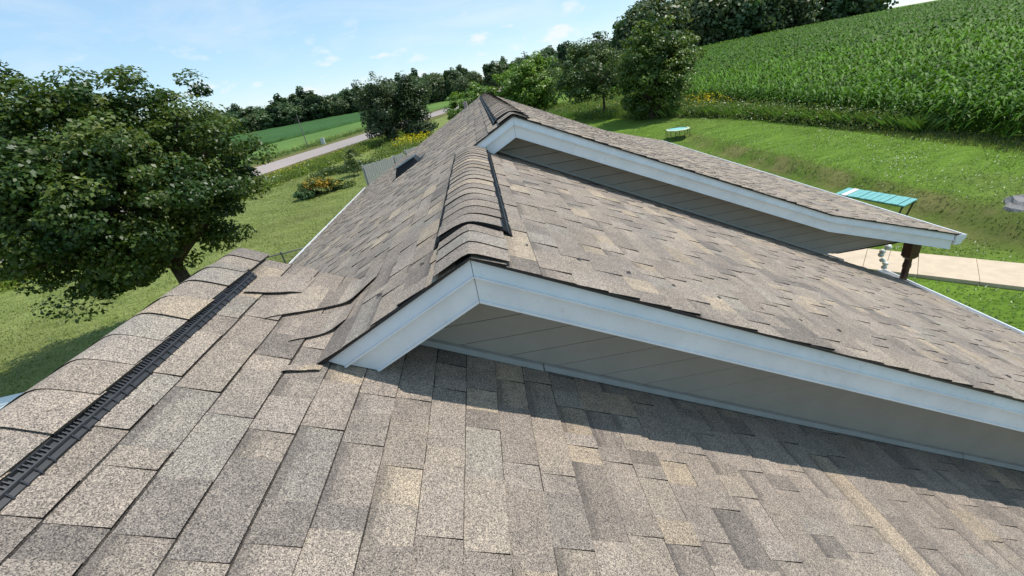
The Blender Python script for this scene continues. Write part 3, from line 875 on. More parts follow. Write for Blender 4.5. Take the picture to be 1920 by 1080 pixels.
def jitcol(n, base, var, groups=None):
    base = np.array(base); 
    k = rng.uniform(1 - var, 1 + var, (n, 1))
    hue = rng.normal(0, .10, (n, 1))
    c = base[None] * k
    c[:, 0:1] *= 1 + hue; c[:, 2:3] *= 1 - hue * .5
    return np.concatenate([np.clip(c, 0, 1), np.zeros((n, 1))], 1)

def crown_leaves(center, radii, nclump, per, size, base, tip, clump_r, flat=.6, up=.8, shell=.55, seedpts=None, asp=.65, rough_=.11, floor_=None):
    center = np.array(center); radii = np.array(radii)
    d = rng.normal(size=(nclump, 3)); d /= np.linalg.norm(d, axis=1, keepdims=True)
    rr = shell + (1 - shell) * rng.random(nclump) ** .6
    ph = rng.uniform(0, 6.28, 3)
    lump = 1 + 1.5 * rough_ * np.sin(4.2 * d[:, 0] + ph[0]) * np.cos(4.6 * d[:, 1] + ph[1]) + .8 * rough_ * np.sin(9 * d[:, 2] + 7 * d[:, 0] + ph[2])
    rr *= lump * np.clip(1 + rough_ * rng.normal(size=nclump), .75, 1.16)
    cc = center + d * rr[:, None] * radii
    if floor_ is not None: cc[:, 2] = np.maximum(cc[:, 2], center[2] - floor_ + .25 * rng.random(nclump))
    if seedpts is not None: cc = np.concatenate([cc, np.array(seedpts)]); d = np.concatenate([d, np.tile([0, 0, 1.], (len(seedpts), 1))])
    Ps, Ns, Cs = [], [], []
    for c, dd in zip(cc, d):
        n = int(per * rng.uniform(.6, 1.4)); cr = clump_r * rng.uniform(.6, 1.35)
        q = rng.normal(size=(n, 3)); q /= np.linalg.norm(q, axis=1, keepdims=True)
        rad = cr * (.35 + .65 * rng.random((n, 1)) ** .5)
        p = c + q * rad * np.array([1, 1, flat])
        N = q * .5 + np.array([0, 0, up]) + dd * .3 + rng.normal(size=(n, 3)) * .45
        N /= np.linalg.norm(N, axis=1, keepdims=True)
        tone = np.array(base) * (1 - rng.random()) + np.array(tip) * rng.random() if False else np.array(base) + (np.array(tip) - np.array(base)) * rng.random() ** 1.15
        Ps.append(p); Ns.append(N); Cs.append(jitcol(n, tone, .22))
    P = np.concatenate(Ps); N = np.concatenate(Ns); C = np.concatenate(Cs)
    V, F = kites(P, N, size, asp)
    return V, F, C, cc

def bez(a, b, bend, n=6):
    a, b = np.array(a, float), np.array(b, float); m = (a + b) / 2 + np.array(bend)
    return [(1 - t) ** 2 * a + 2 * t * (1 - t) * m + t * t * b for t in np.linspace(0, 1, n)]

def tree(name, label, cat, base, fork_h, crown, radii, leaf, nclump, per, clump_r, col0, col1, trunk_r=.14, nlimb=8, lean=(0, 0), group=None, flat=.6, shell=.55, seedpts=None, stems=1, asp=.65, up=.8, rough_=.11, floor_=None):
    t = tag(empty(name, base), label, cat, group)
    base = np.array(base, float)
    V, F, C, cc = crown_leaves(crown, radii, nclump, per, leaf, col0, col1, clump_r, flat=flat, shell=shell, seedpts=seedpts, asp=asp, up=up, rough_=rough_, floor_=floor_)
    mk('crown', V, F, LEAF, t, col=C)
    fk = base + np.array([lean[0], lean[1], fork_h])
    tops = []
    for s in range(stems):
        off = np.array([rng.normal(0, .25), rng.normal(0, .25), 0]) if stems > 1 else np.zeros(3)
        top = fk + off * 2.2 
        mb = MB(); pts = bez(base + off * .6 - np.array([0, 0, .15]), top, (0, 0, 0), 6)
        mb.tube(pts, list(np.linspace(trunk_r * (1 if stems == 1 else .7), trunk_r * .72 * (1 if stems == 1 else .7), 6)), 9)
        mb.build('trunk', BARK, t, smooth=True); tops.append(top)
    pick = rng.choice(len(cc), min(nlimb, len(cc)), replace=False)
    for i in pick:
        top = tops[rng.integers(len(tops))]
        mb = MB(); e = cc[i]
        pts = bez(top - np.array([0, 0, .1]), e, (0, 0, .25 * np.linalg.norm(e - top) * rng.uniform(.2, .8)), 7)
        mb.tube(pts, list(np.linspace(trunk_r * .5, trunk_r * .08, 7)), 6, cap=False); mb.build('limb', BARK, t, smooth=True)
    return t

# the maple by the near ridge
MX, MY = -8.1, 10.75
seed = []
tree('maple_tree', 'big dark green broadleaf tree left of the near ridge', 'tree', (MX, MY, -5.0), 2.1, (MX - .55, MY - .25, -.86), (2.85, 2.95, 2.08), .10, 700, 180, .41, (.032, .072, .013), (.118, .160, .029), trunk_r=.2, nlimb=30, flat=.55, shell=.5, rough_=.08, floor_=2.1, seedpts=[(MX - 1.2, MY - 1.6, -3.1), (MX - 2.2, MY - 1.2, -3.1), (MX - .7, MY - 1.4, -2.9)], up=.65, lean=(-.15, 0))

# trees behind the far roof and along the corn
tree('round_tree', 'large dark round tree at the corn edge right of the slender tree', 'tree', (14.0, 35.6, -4.9), 1.6, (14.0, 35.8, -1.5), (2.75, 2.8, 2.85), .22, 260, 100, .62, (.045, .09, .018), (.16, .22, .036), trunk_r=.17, nlimb=12, stems=3, shell=.5,
     seedpts=[(16.6, 35.6, .6), (16.9, 35.4, .2), (14.0, 35.6, 1.9), (13.0, 35.5, 1.6), (15.0, 35.6, 1.7)])
tree('slender_tree', 'thin-topped tree with a bare trunk beside the dark round tree', 'tree', (11.9, 42.6, -4.9), 2.3, (10.9, 42.8, -1.1), (3.7, 3.0, 2.3), .21, 200, 80, .62, (.05, .092, .026), (.12, .165, .042), trunk_r=.13, nlimb=12, shell=.35,
     seedpts=[(9.3, 42.7, 1.0), (9.5, 42.7, 1.35), (10.1, 42.7, 1.2), (11.6, 42.7, 1.9), (11.9, 42.7, 1.5), (12.1, 42.7, 1.75), (7.6, 42.8, .35)])
tree('willow_tree', 'tall dark willow-like tree by the road, left of its pair', 'tree', (-9.9, 53.2, -5.0), 2.2, (-10.6, 53.4, -1.3), (2.6, 2.6, 3.3), .24, 190, 80, .62, (.045, .074, .032), (.095, .125, .055), trunk_r=.2, nlimb=10, shell=.4, flat=1.0)
tree('willow_tree', 'dark upright tree by the road, right of its pair', 'tree', (-7.3, 53.0, -5.0), 1.6, (-7.1, 53.2, -1.6), (1.75, 1.9, 3.2), .24, 150, 80, .60, (.032, .056, .02), (.065, .10, .034), trunk_r=.2, nlimb=9, shell=.4, flat=1.0)
tree('bush_tree', 'low dark shrub at the foot of the road trees', 'shrub', (-6.6, 51.6, -5.0), .5, (-6.6, 51.6, -4.0), (1.5, 1.5, 1.0), .22, 50, 60, .45, (.025, .048, .02), (.05, .08, .03), trunk_r=.06, nlimb=4)
tree('bush_tree', 'bright green rounded bush behind the far ridge, larger and right', 'shrub', (7.1, 57.4, -4.9), .8, (6.9, 57.4, -2.0), (3.7, 3.4, 3.0), .30, 240, 80, .72, (.095, .175, .022), (.185, .29, .036), trunk_r=.14, nlimb=7, shell=.6)
tree('bush_tree', 'bright green rounded bush behind the far ridge, smaller and left', 'shrub', (.2, 59.5, -4.9), .7, (.2, 59.5, -2.9), (3.3, 3.0, 2.3), .30, 180, 80, .70, (.085, .16, .022), (.165, .26, .034), trunk_r=.12, nlimb=6, shell=.6)
tree('sapling', 'small pale green sapling beside the grey wooden fence', 'sapling', (-9.7, 33.9, -5.0), .7, (-9.75, 33.9, -3.75), (.62, .62, .85), .13, 46, 50, .25, (.10, .14, .045), (.20, .23, .08), trunk_r=.03, nlimb=6, shell=.3)
tree('sapling', 'thin young sapling behind the flowering shrub', 'sapling', (-9.2, 31.0, -5.0), .35, (-9.2, 31.0, -4.35), (.3, .3, .4), .10, 8, 20, .14, (.06, .09, .03), (.1, .13, .05), trunk_r=.015, nlimb=3)
def flower_shrub(name, label, base, radii, col0, col1, fl=None, n=60, leaf=.12, nf=500):
    t = tag(empty(name, base), label, 'shrub')
    b = np.array(base)
    V, F, C, cc = crown_leaves(b + np.array([0, 0, radii[2] * .55]), radii, n, 60, leaf, col0, col1, .22, shell=.6)
    mk('foliage', V, F, LEAF, t, col=C)
    for i in range(4):
        m_ = MB(); m_.tube(bez(b + rng.normal(0, .06, 3) * [1, 1, 0], cc[i], (0, 0, 0), 4), [.02, .016, .01, .006], 5); m_.build('stem', BARK, t)
    if fl:
        P = b + np.array([0, 0, radii[2] * .9]) + rng.normal(size=(nf, 3)) * np.array([radii[0] * .45, radii[1] * .45, radii[2] * .22])
        N = rng.normal(size=(nf, 3)) * .4 + [0, 0, 1]; N /= np.linalg.norm(N, axis=1, keepdims=True)
        V, F = kites(P, N, .12, .9); mk('blossom', V, F, FLOWER, t, col=jitcol(nf, fl, .25))
flower_shrub('garden_shrub', 'rounded shrub with yellow-orange flowering top in the left lawn', (-10.9, 28.7, -5.0), (1.05, .8, .75), (.075, .125, .03), (.15, .17, .04), (.42, .28, .05), 70, nf=900)
flower_shrub('garden_shrub', 'low green mound at the near foot of the flowering shrub', (-11.7, 27.9, -5.0), (.6, .5, .4), (.06, .12, .04), (.09, .16, .05), None, 26)
flower_shrub('garden_shrub', 'low green plants right of the flowering shrub', (-9.7, 29.4, -5.0), (.9, .5, .4), (.07, .13, .03), (.12, .18, .05), (.3, .26, .06), 30, nf=90)

# ---- far woods: copies of a few trees
def far_proto(h, w, c0, c1, pine=False):
    t = empty('wood_tree', (0, 0, 0))
    V, F, C, cc = crown_leaves((0, 0, h * .5), (w, w, h * .47), 120, 46, h * .075, c0, c1, w * .34, flat=.85, shell=.62, up=.35)
    C = C.copy()
    mk('crown', V, F, LEAF, t, col=C, origin=np.array([0, 0, ZC]))
    mb = MB(); mb.tube([(0, 0, -.3), (0, 0, h * .35), (0, 0, h * .7)], [h * .02, h * .016, h * .008], 7); mb.build('trunk', BARK, t, origin=np.array([0, 0, ZC]))
    return t
DK0, DK1 = (0.057, 0.109, 0.046), (0.120, 0.184, 0.070)
protos = [far_proto(11, 4.2, DK0, DK1), far_proto(12, 3.6, (0.053, 0.096, 0.040), (0.116, 0.155, 0.062)), far_proto(10, 4.6, (0.065, 0.102, 0.040), (0.132, 0.163, 0.070)), far_proto(13, 3.1, (0.040, 0.078, 0.034), (0.078, 0.124, 0.050))]
first = {i: True for i in range(4)}
def place_far(i, x, y, s, label, group, zoff=0, wide=1.0):
    z = float(gz(x, y)) - .2 + zoff
    if first[i]:
        o = protos[i]; first[i] = False
        o.location = (x, y, z + ZC); o.scale = (s * wide, s * wide, s); o.rotation_euler = (0, 0, rng.uniform(0, 6.28))
    else: o = copy_tree(protos[i], (x, y, z), rng.uniform(0, 6.28), tuple(s * rng.uniform(.9, 1.1) * np.array([wide, wide, 1.0])))
    tag(o, label, 'tree', group)
# left wood along the bean field: from (-95,150) to (-40,215)
WL = np.array([[-175, 110], [-120, 150], [-88, 186], [-66, 206], [-44, 214], [-22, 222], [-2, 232]], float)
for row, off in ((0, 0), (1, 9), (2, 18)):
    t = np.linspace(0, len(WL) - 1.001, 36)
    for k_ in t:
        i = int(k_); p = WL[i] + (WL[i + 1] - WL[i]) * (k_ - i)
        x = p[0] - off * .75 + rng.normal(0, 1.5); y = p[1] + off * .66 + rng.normal(0, 1.5)
        place_far(rng.integers(4), x, y, rng.uniform(.66, .86) * (1 + .06 * row), 'dark tree of the wood beyond the fields across the road', 'trees of the wood across the road', wide=1.3)
# wooded rise behind the bright bushes
for k_ in range(46):
    x = rng.uniform(-32, 62); y = rng.uniform(150, 215)
    place_far(rng.integers(4), x, y, rng.uniform(.62, .85), 'distant tree on the low wooded rise behind the bright bushes', 'trees on the wooded rise')
# trees behind the corn field
for j, (dx, dy) in enumerate([(.355, 118), (.39, 112), (.42, 116), (.47, 128), (.50, 122), (.53, 130), (.56, 122), (.59, 132), (.62, 122), (.655, 130), (.69, 124), (.72, 133), (.755, 126), (.79, 133), (.82, 128), (.845, 138), (.44, 150), (.55, 150), (.66, 150), (.76, 150), (.86, 160)]):
    s = [1.45, 1.55, 1.2][j] if j < 3 else rng.uniform(1.25, 1.5)
    if j in (0, 1, 2): s *= .86
    place_far([0, 2, 1][j % 3], dx * dy + 0, dy, s, 'tall rounded tree rising just behind the dark round tree' if j in (0, 1, 2) else 'dark tree in the row at the far edge of the corn', 'trees along the far corn edge', -.8)

# ------------------------------------------------------------------ corn
def corn_plant(h, nleaf, seg, wid):
    V, F, C = [], [], []
    # stalk
    b = 0
    for z, r in ((0, .016), (h * .8, .008)):
        for k in range(3):
            a = k * 2.094; V.append((r * math.cos(a), r * math.sin(a), z))
    for k in range(3):
        F.append((k, (k + 1) % 3, 3 + (k + 1) % 3, 3 + k)); C.append((.07, .13, .03, 0))
    az0 = rng.uniform(0, 6.28)
    for i in range(nleaf):
        z0 = h * (.14 + .66 * i / nleaf); az = az0 + (i % 2) * math.pi + rng.normal(0, .35)
        L = h * rng.uniform(.36, .5) * (1.0 if i < nleaf - 2 else .8); rise = rng.uniform(.45, .8) + (.35 if i > nleaf - 3 else 0)
        d = np.array([math.cos(az), math.sin(az), 0]); s = np.array([-d[1], d[0], 0])
        col = np.array([.074, .168, .011]) * rng.uniform(.55, 1.3) + np.array([.012, .012, 0]) * rng.random()
        pb = len(V)
        for k in range(seg + 1):
            t = k / seg
            p = d * L * (t - .12 * t * t) + np.array([0, 0, z0 + L * (rise * t - (rise + rng.uniform(.05, .25)) * .95 * t * t * t)])
            w = wid * (math.sin(math.pi * min(1, .18 + t * .82)) ** .8)
            if k == seg: w *= .15
            V.append(tuple(p - s * w + np.array([0, 0, w * .35]))); V.append(tuple(p + s * w + np.array([0, 0, w * .35])))
        for k in range(seg):
            F.append((pb + 2 * k, pb + 2 * k + 1, pb + 2 * k + 3, pb + 2 * k + 2)); C.append((*col, 0))
    return np.array(V), np.array(F), np.array(C)
CV_HI = [corn_plant(1.62 * rng.uniform(.94, 1.06), 9, 4, .046) for _ in range(7)]
CV_LO = [corn_plant(1.62 * rng.uniform(.95, 1.06), 6, 2, .066) for _ in range(5)]
CV_FAR = [corn_plant(1.62 * rng.uniform(.95, 1.06), 5, 2, .13) for _ in range(4)]
def in_view(x, y, m=120):
    q = proj(np.stack([x, y, gz(x, y) + 1], -1))
    return (q[..., 2] > 1) & (q[..., 0] > 1000) & (q[..., 0] < 1920 + m) & (q[..., 1] < 420)
def scatter(vars_, X, Y, sc):
    Vs, Fs, Cs = [], [], []; base = 0
    which = rng.integers(len(vars_), size=len(X)); Z = gz(X, Y)
    for vi, (v, f, c) in enumerate(vars_):
        idx = np.where(which == vi)[0]
        if not len(idx): continue
        a = rng.uniform(0, 6.28, len(idx)); ca, sa = np.cos(a), np.sin(a)
        s = sc[idx]
        tilt = rng.normal(0, .05, (len(idx), 2))
        x = v[None, :, 0] * ca[:, None] - v[None, :, 1] * sa[:, None]; y = v[None, :, 0] * sa[:, None] + v[None, :, 1] * ca[:, None]
        z = np.broadcast_to(v[None, :, 2], x.shape)
        W_ = np.stack([(x + z * tilt[:, :1]) * s[:, None] + X[idx][:, None], (y + z * tilt[:, 1:]) * s[:, None] + Y[idx][:, None], z * s[:, None] + Z[idx][:, None]], -1)
        Vs.append(W_.reshape(-1, 3))
        nv = len(v); Fs.append((f[None] + (np.arange(len(idx)) * nv)[:, None, None] + base).reshape(-1, 4))
        k = rng.uniform(.6, 1.3, (len(idx), 1, 1)); cc = np.broadcast_to(c[None], (len(idx), *c.shape)).copy(); cc[..., :3] *= k; Cs.append(cc.reshape(-1, 4))
        base += len(idx) * nv
    return np.concatenate(Vs), np.concatenate(Fs), np.concatenate(Cs)
def edge_x(y): return 18.35 + .35 * np.sin(y * .31) * .4
rows = np.arange(18.5, 52, .76)
Xs, Ys = [], []
for r_ in rows:
    y = np.arange(8, 75, .19) + rng.uniform(-.04, .04, len(np.arange(8, 75, .19)))
    Xs.append(np.full(len(y), r_) + rng.normal(0, .05, len(y))); Ys.append(y)
CX, CY = np.concatenate(Xs), np.concatenate(Ys)
k_ = in_view(CX, CY) & (np.hypot(CX, CY) < 52); CX, CY = CX[k_], CY[k_]
front = np.where((CX < 18.5 + .76 * 1.5) & (CY < 36))[0]
dist = np.hypot(CX[front], CY[front]); front = front[np.argsort(dist)][:260]
mask = np.ones(len(CX), bool); mask[front] = False
# the nearest plants of the front rows are things of their own
cmesh = []
for v, f, c in CV_HI:
    o = mk('corn_plant', v, f, CORNM, None, col=c, origin=np.array([0, 0, ZC])); cmesh.append(o)
used = set()
for i in front:
    vi = int(rng.integers(len(cmesh)))
    if vi in used:
        o = cmesh[vi].copy(); COL.objects.link(o)
    else: o = cmesh[vi]; used.add(vi)
    s = rng.uniform(.95, 1.14)
    o.location = (CX[i], CY[i], float(gz(CX[i], CY[i])) + ZC); o.rotation_euler = (rng.normal(0, .05), rng.normal(0, .05), rng.uniform(0, 6.28)); o.scale = (s, s, s)
    tag(o, 'leafy corn plant in the front rows of the field, facing the lawn', 'corn plant', 'corn plants in the front rows')
near = np.hypot(CX, CY) < 34
a1 = mask & near; a2 = mask & ~near
V1, F1, C1 = scatter(CV_HI, CX[a1], CY[a1], rng.uniform(.92, 1.12, a1.sum()))
V2, F2, C2 = scatter(CV_LO, CX[a2], CY[a2], rng.uniform(.86, 1.12, a2.sum()))
fx = rng.uniform(18.5, 170, 150000); fy = rng.uniform(20, 210, 150000)
fd = np.hypot(fx, fy); keep = in_view(fx, fy) & (fd >= 52) & (fd < 160) & (rng.random(150000) < np.clip(70 / fd, .25, 1)); fx, fy = fx[keep], fy[keep]
V3, F3, C3 = scatter(CV_FAR, fx, fy, rng.uniform(.85, 1.12, len(fx)) * np.clip(np.hypot(fx, fy) / 120, .95, 1.15))
print('corn', a1.sum(), a2.sum(), len(fx))
F2 = F2 + len(V1); F3 = F3 + len(V1) + len(V2)
tag(mk('corn_field', np.concatenate([V1, V2, V3]), np.concatenate([F1, F2, F3]), CORNM, col=np.concatenate([C1, C2, C3])), 'dense green corn field covering the slope to the right', None, None, 'stuff')

# ------------------------------------------------------------------ weeds, grass, flowers
def blades(X, Y, h, w, base, var, bend=.35, lift=0.0):
    n = len(X); Z = gz(X, Y) + lift
    a = rng.uniform(0, 6.28, n); hh = h * rng.uniform(.55, 1.3, n)
    d = np.stack([np.cos(a), np.sin(a)], -1); s = np.stack([-d[:, 1], d[:, 0]], -1)
    b = bend * rng.uniform(.2, 1.6, n) * hh
    ww = w * rng.uniform(.7, 1.3, n)
    V = np.empty((n, 4, 3))
    V[:, 0, :2] = np.stack([X, Y], -1) - s * ww[:, None] * .5; V[:, 0, 2] = Z
    V[:, 1, :2] = np.stack([X, Y], -1) + s * ww[:, None] * .5; V[:, 1, 2] = Z
    V[:, 2, :2] = np.stack([X, Y], -1) + d * (b * .45)[:, None] + s * ww[:, None] * .55; V[:, 2, 2] = Z + hh * .62
    V[:, 3, :2] = np.stack([X, Y], -1) + d * b[:, None]; V[:, 3, 2] = Z + hh
    return V.reshape(-1, 3), np.arange(4 * n).reshape(n, 4), jitcol(n, base, var)
def stuff(name, parts, label, mat=None):
    Vs, Fs, Cs = [], [], []; b = 0
    for V, F, C in parts: Vs.append(V); Fs.append(F + b); Cs.append(C); b += len(V)
    return tag(mk(name, np.concatenate(Vs), np.concatenate(Fs), mat or LEAF, col=np.concatenate(Cs)), label, None, None, 'stuff')
def clumps(X, Y, h, r, leaf, per, base, tip):
    Ps, Ns, Cs = [], [], []
    for x, y in zip(X, Y):
        n = int(per * rng.uniform(.6, 1.4)); hh = h * rng.uniform(.6, 1.25)
        p = rng.normal(size=(n, 3)) * np.array([r * .5, r * .5, 0]); t = rng.random(n); p[:, 2] = t * hh * np.exp(-(p[:, 0] ** 2 + p[:, 1] ** 2) / (r * r))
        p += np.array([x, y, float(gz(x, y))])
        N = rng.normal(size=(n, 3)) * .6 + [0, 0, .8]; N /= np.linalg.norm(N, axis=1, keepdims=True)
        tone = np.array(base) + (np.array(tip) - np.array(base)) * rng.random()
        Ps.append(p); Ns.append(N); Cs.append(jitcol(n, tone, .25))
    V, F = kites(np.concatenate(Ps), np.concatenate(Ns), leaf, .5)
    return V, F, np.concatenate(Cs)
def dots(X, Y, h0, h1, size, c, var=.2):
    n = len(X); P = np.stack([X, Y, gz(X, Y) + rng.uniform(h0, h1, n)], -1)
    N = rng.normal(size=(n, 3)) * .5 + [0, 0, 1]; N /= np.linalg.norm(N, axis=1, keepdims=True)
    V, F = kites(P, N, size, .9); return V, F, jitcol(n, c, var)
# strip between lawn and corn
def strip_xy(n, y0, y1):
    y = rng.uniform(y0, y1, n)
    xin = np.interp(y, [16, 19, 22, 26, 31, 36, 42, 50, 60], [18.0, 17.75, 17.4, 17.0, 15.9, 13.6, 10.9, 7.6, 5.0])
    xout = np.interp(y, [16, 19, 22, 30, 60], [18.2, 18.4, 18.5, 18.6, 18.6])
    x = xin + (xout - xin) * rng.random(n); return x, y
x, y = strip_xy(2600, 18, 62); w1 = clumps(x, y, .8, .5, .14, 36, (.11, .165, .04), (.225, .275, .085))
x, y = strip_xy(16000, 17, 62); w2 = blades(x, y, .6, .016, (.15, .24, .05), .3, bend=.8)
stuff('tall_weeds', [w1, w2], 'tall grass and weeds between the back lawn and the corn')
x, y = strip_xy(800, 30, 60); f1 = dots(x, y, .6, 1.05, .10, (.42, .33, .03)); 
x2 = rng.normal(16.9, .5, 150); y2 = rng.normal(33.0, 1.1, 150); f2 = dots(x2, y2, .7, 1.35, .12, (.5, .4, .02))
x3, y3 = strip_xy(260, 18, 46); f3 = dots(x3, y3, .5, 1.0, .08, (.6, .62, .55))
stuff('wild_flowers', [f1, f2, f3], 'yellow and white wild flowers along the corn edge', FLOWER)
x, y = np.concatenate([rng.uniform(17.0, 18.6, 5000)]), rng.uniform(7, 21, 5000)
g0 = blades(x, y, .16, .02, (.14, .16, .05), .35)
# weeds between road and left lawn
def road_strip(n, t0, t1, o0, o1):
    t = rng.uniform(t0, t1, n); o = rng.uniform(o0, o1, n); p = RP + t[:, None] * RD + o[:, None] * RN; return p[:, 0], p[:, 1]
x, y = road_strip(1300, -40, 22, -7.6, -4.0); wr1 = clumps(x, y, .65, .6, .17, 30, (.14, .205, .03), (.24, .30, .05))
x, y = road_strip(20000, -40, 24, -7.6, -3.2); wr2 = blades(x, y, .5, .025, (.17, .21, .055), .35)
x = rng.uniform(-10.5, -4.5, 260); y = rng.uniform(41, 51, 260); wr3 = clumps(x, y, .8, .6, .17, 30, (.10, .155, .03), (.19, .235, .05))
x, y = road_strip(900, -46, 60, 9.3, 12.0); wr4 = clumps(x, y, .7, .6, .17, 24, (.085, .12, .025), (.15, .18, .04))
x = rng.uniform(-14, -8.5, 240); y = rng.uniform(36, 38.5, 240); wr5 = clumps(x, y, .55, .5, .15, 26, (.04, .075, .02), (.09, .13, .035))
stuff('roadside_weeds', [wr1, wr2, wr3, wr4, wr5], 'tall bright weeds between the left lawn and the road')
x, y = road_strip(1500, -30, 12, -6.6, -4.0); k_ = rng.random(1500) < .3 + .7 * (np.sin(x * .9) > .1); fr1 = dots(x[k_], y[k_], .45, .8, .10, (.48, .40, .02))
x = rng.uniform(-8.6, -5.2, 600); y = rng.uniform(43.5, 50, 600); fr2 = dots(x, y, .5, 1.05, .13, (.5, .43, .02))
x, y = road_strip(260, -46, 50, 9.3, 11.5); fr3 = dots(x, y, .5, .8, .12, (.45, .4, .05))
x, y = road_strip(220, -16, -4, -7.4, -6.4); fr4 = dots(x, y, .4, .8, .10, (.62, .62, .56))
stuff('goldenrod', [fr1, fr2, fr3, fr4], 'yellow flowering weeds along the road', FLOWER)
# short grass of the lawns
def area(n, x0, x1, y0, y1):
    x, y = rng.uniform(x0, x1, n), rng.uniform(y0, y1, n)
    q = proj(np.stack([x, y, gz(x, y)], -1)); k_ = (q[:, 2] > 1) & (q[:, 0] > -40) & (q[:, 0] < 1960) & (q[:, 1] > -20) & (q[:, 1] < 1000)
    return x[k_], y[k_]
gs = [g0]
x, y = area(80000, 5.6, 18.2, 4, 32)
dryk = (x > 11.9) & (x < 13.1) & (y < 27)
wk_d = np.abs((x - 9.22) * .707 + (y - 8.30) * .707 - .64) < .72
ok = ~wk_d & (rng.random(len(x)) < .75)
gs.append(blades(x[ok & ~dryk], y[ok & ~dryk], .032, .022, (.106, .182, .022), .2, bend=1.8))
gs.append(blades(x[ok & dryk], y[ok & dryk], .035, .022, (.13, .15, .045), .3, bend=1.5))
x, y = area(110000, -21, -3.9, 5, 38); gs.append(blades(x, y, .045, .022, (.165, .20, .058), .3, bend=1.2))
stuff('grass', gs, 'short grass blades of the mown lawns')
x, y = area(60, 6, 17, 5, 24); cl = dots(x, y, .03, .06, .028, (.55, .56, .48))
x2 = rng.normal(14.7, .4, 45); y2 = rng.normal(14.6, .28, 45); cl2 = dots(x2, y2, .03, .08, .045, (.7, .7, .62))
stuff('clover_flowers', [cl, cl2], 'small white clover flowers in the right lawn', FLOWER)

# ------------------------------------------------------------------ things on the lawns
TURQ = mat_simple('turquoise_paint', (.15, .40, .375), .5, .4, .12, 7)
TURQ2 = mat_simple('pale_turquoise_cloth', (.22, .50, .46), .6, .3, .15, 5)
DMET = mat_simple('dark_metal', (.03, .03, .032), .45, .5, .2, 15)
# slatted table
tb = tag(empty('slatted_table', (10.85, 11.2, -5.55)), 'turquoise slatted table with dark legs on the lawn behind the porch roof', 'table')
L0 = np.array([10.75, 10.2]); LD = np.array([-.27, .963]); SDv = np.array([.91, .41]); SDv /= np.linalg.norm(SDv)
for i in range(11):
    c = L0 + LD * (.085 + .168 * i) + SDv * .36
    mb = MB(); gap = .012 if i % 3 else .024
    mb.box((c[0], c[1], -4.72 + (.006 if i % 2 else 0)), (.72, .168 - gap, .03), (*SDv, 0), (*LD, 0)); 
    o = mb.build('slat', mat_simple('white_slat', (.72, .72, .70), .5) if i == 9 else TURQ, tb)
    if i == 9: o['label'] = 'white slat near one end'
for e_, s_ in ((.06, 0), (.06, 1), (1.78, 0), (1.78, 1)):
    p = L0 + LD * e_ + SDv * (.04 + .64 * s_); q = p - LD * (-.16 if e_ < 1 else .16) 
    q = q + SDv * (.05 if s_ == 0 else -.05)
    mb = MB(); mb.tube([(p[0], p[1], -4.75), (q[0], q[1], -5.56)], .022, 7); mb.build('leg', DMET, tb)
for s_ in (.06, .66):
    p = L0 + LD * .03 + SDv * s_; q = L0 + LD * 1.82 + SDv * s_
    mb = MB(); mb.tube([(p[0], p[1], -4.755), (q[0], q[1], -4.755)], .018, 6); mb.build('frame_rail', DMET, tb)
# small trampoline
cx, cy = 12.05, 27.0; zt = float(gz(cx, cy))
tr = tag(empty('small_trampoline', (cx, cy, zt)), 'low turquoise-topped trampoline on thin legs below the round tree', 'trampoline')
mb = MB(); R0 = .70
ang = np.linspace(0, 2 * math.pi, 9)[:-1] + .2
mb.prism([(cx + .60 * math.cos(a), cy + .60 * math.sin(a)) for a in ang], 2, zt + .54, zt + .56); mb.build('jump_mat', TURQ2, tr)
mb = MB(); ring = [(cx + R0 * math.cos(a), cy + R0 * math.sin(a)) for a in ang]; inn = [(cx + .58 * math.cos(a), cy + .58 * math.sin(a)) for a in ang]
vs = [(x, y, zt + .565) for x, y in ring] + [(x, y, zt + .59) for x, y in inn]
mb.add(vs, [(i, (i + 1) % 8, 8 + (i + 1) % 8, 8 + i) for i in range(8)]); 
mb.tube([(x, y, zt + .55) for x, y in ring + ring[:1]], .024, 6); mb.build('rim_pad', mat_simple('pale_rim', (.50, .55, .40), .6), tr)
for i in range(8):
    mb = MB(); x, y = ring[i]; mb.tube([(x, y, zt + .55), (x * .99 + cx * .01, y * .99 + cy * .01, zt - .02)], .018, 6); mb.build('leg', DMET, tr)
# boulder at the bank
def rock(name, label, c, r, mat):
    mb = MB(); mb.sphere(c, r, 20, 14)
    V = np.array(mb.V); d = V - np.array(c); n = d / (np.linalg.norm(d, axis=1, keepdims=True) + 1e-9)
    k = 1 + .12 * np.sin(n[:, 0] * 5 + 1) * np.cos(n[:, 1] * 4) + .07 * np.sin(n[:, 2] * 9 + n[:, 0] * 7) + .05 * np.round(n[:, 0] * 2.5)
    mb.V = [tuple(v) for v in np.array(c) + d * k[:, None]]
    return tag(mb.build(name, mat, None), label, 'rock')
ROCK = mat_simple('grey_stone', (.24, .225, .215), .9, .2, .3, 5, bmp=.7, bscale=18)
rock('boulder', 'large grey boulder on the bank at the right edge', (13.55, 9.5, -5.15), (.70, .6, .44), ROCK)
rock('stone', 'small tan stone beside the grey boulder', (13.22, 9.98, -5.2), (.16, .12, .10), mat_simple('tan_stone', (.40, .29, .20), .9, .2, .2, 9))
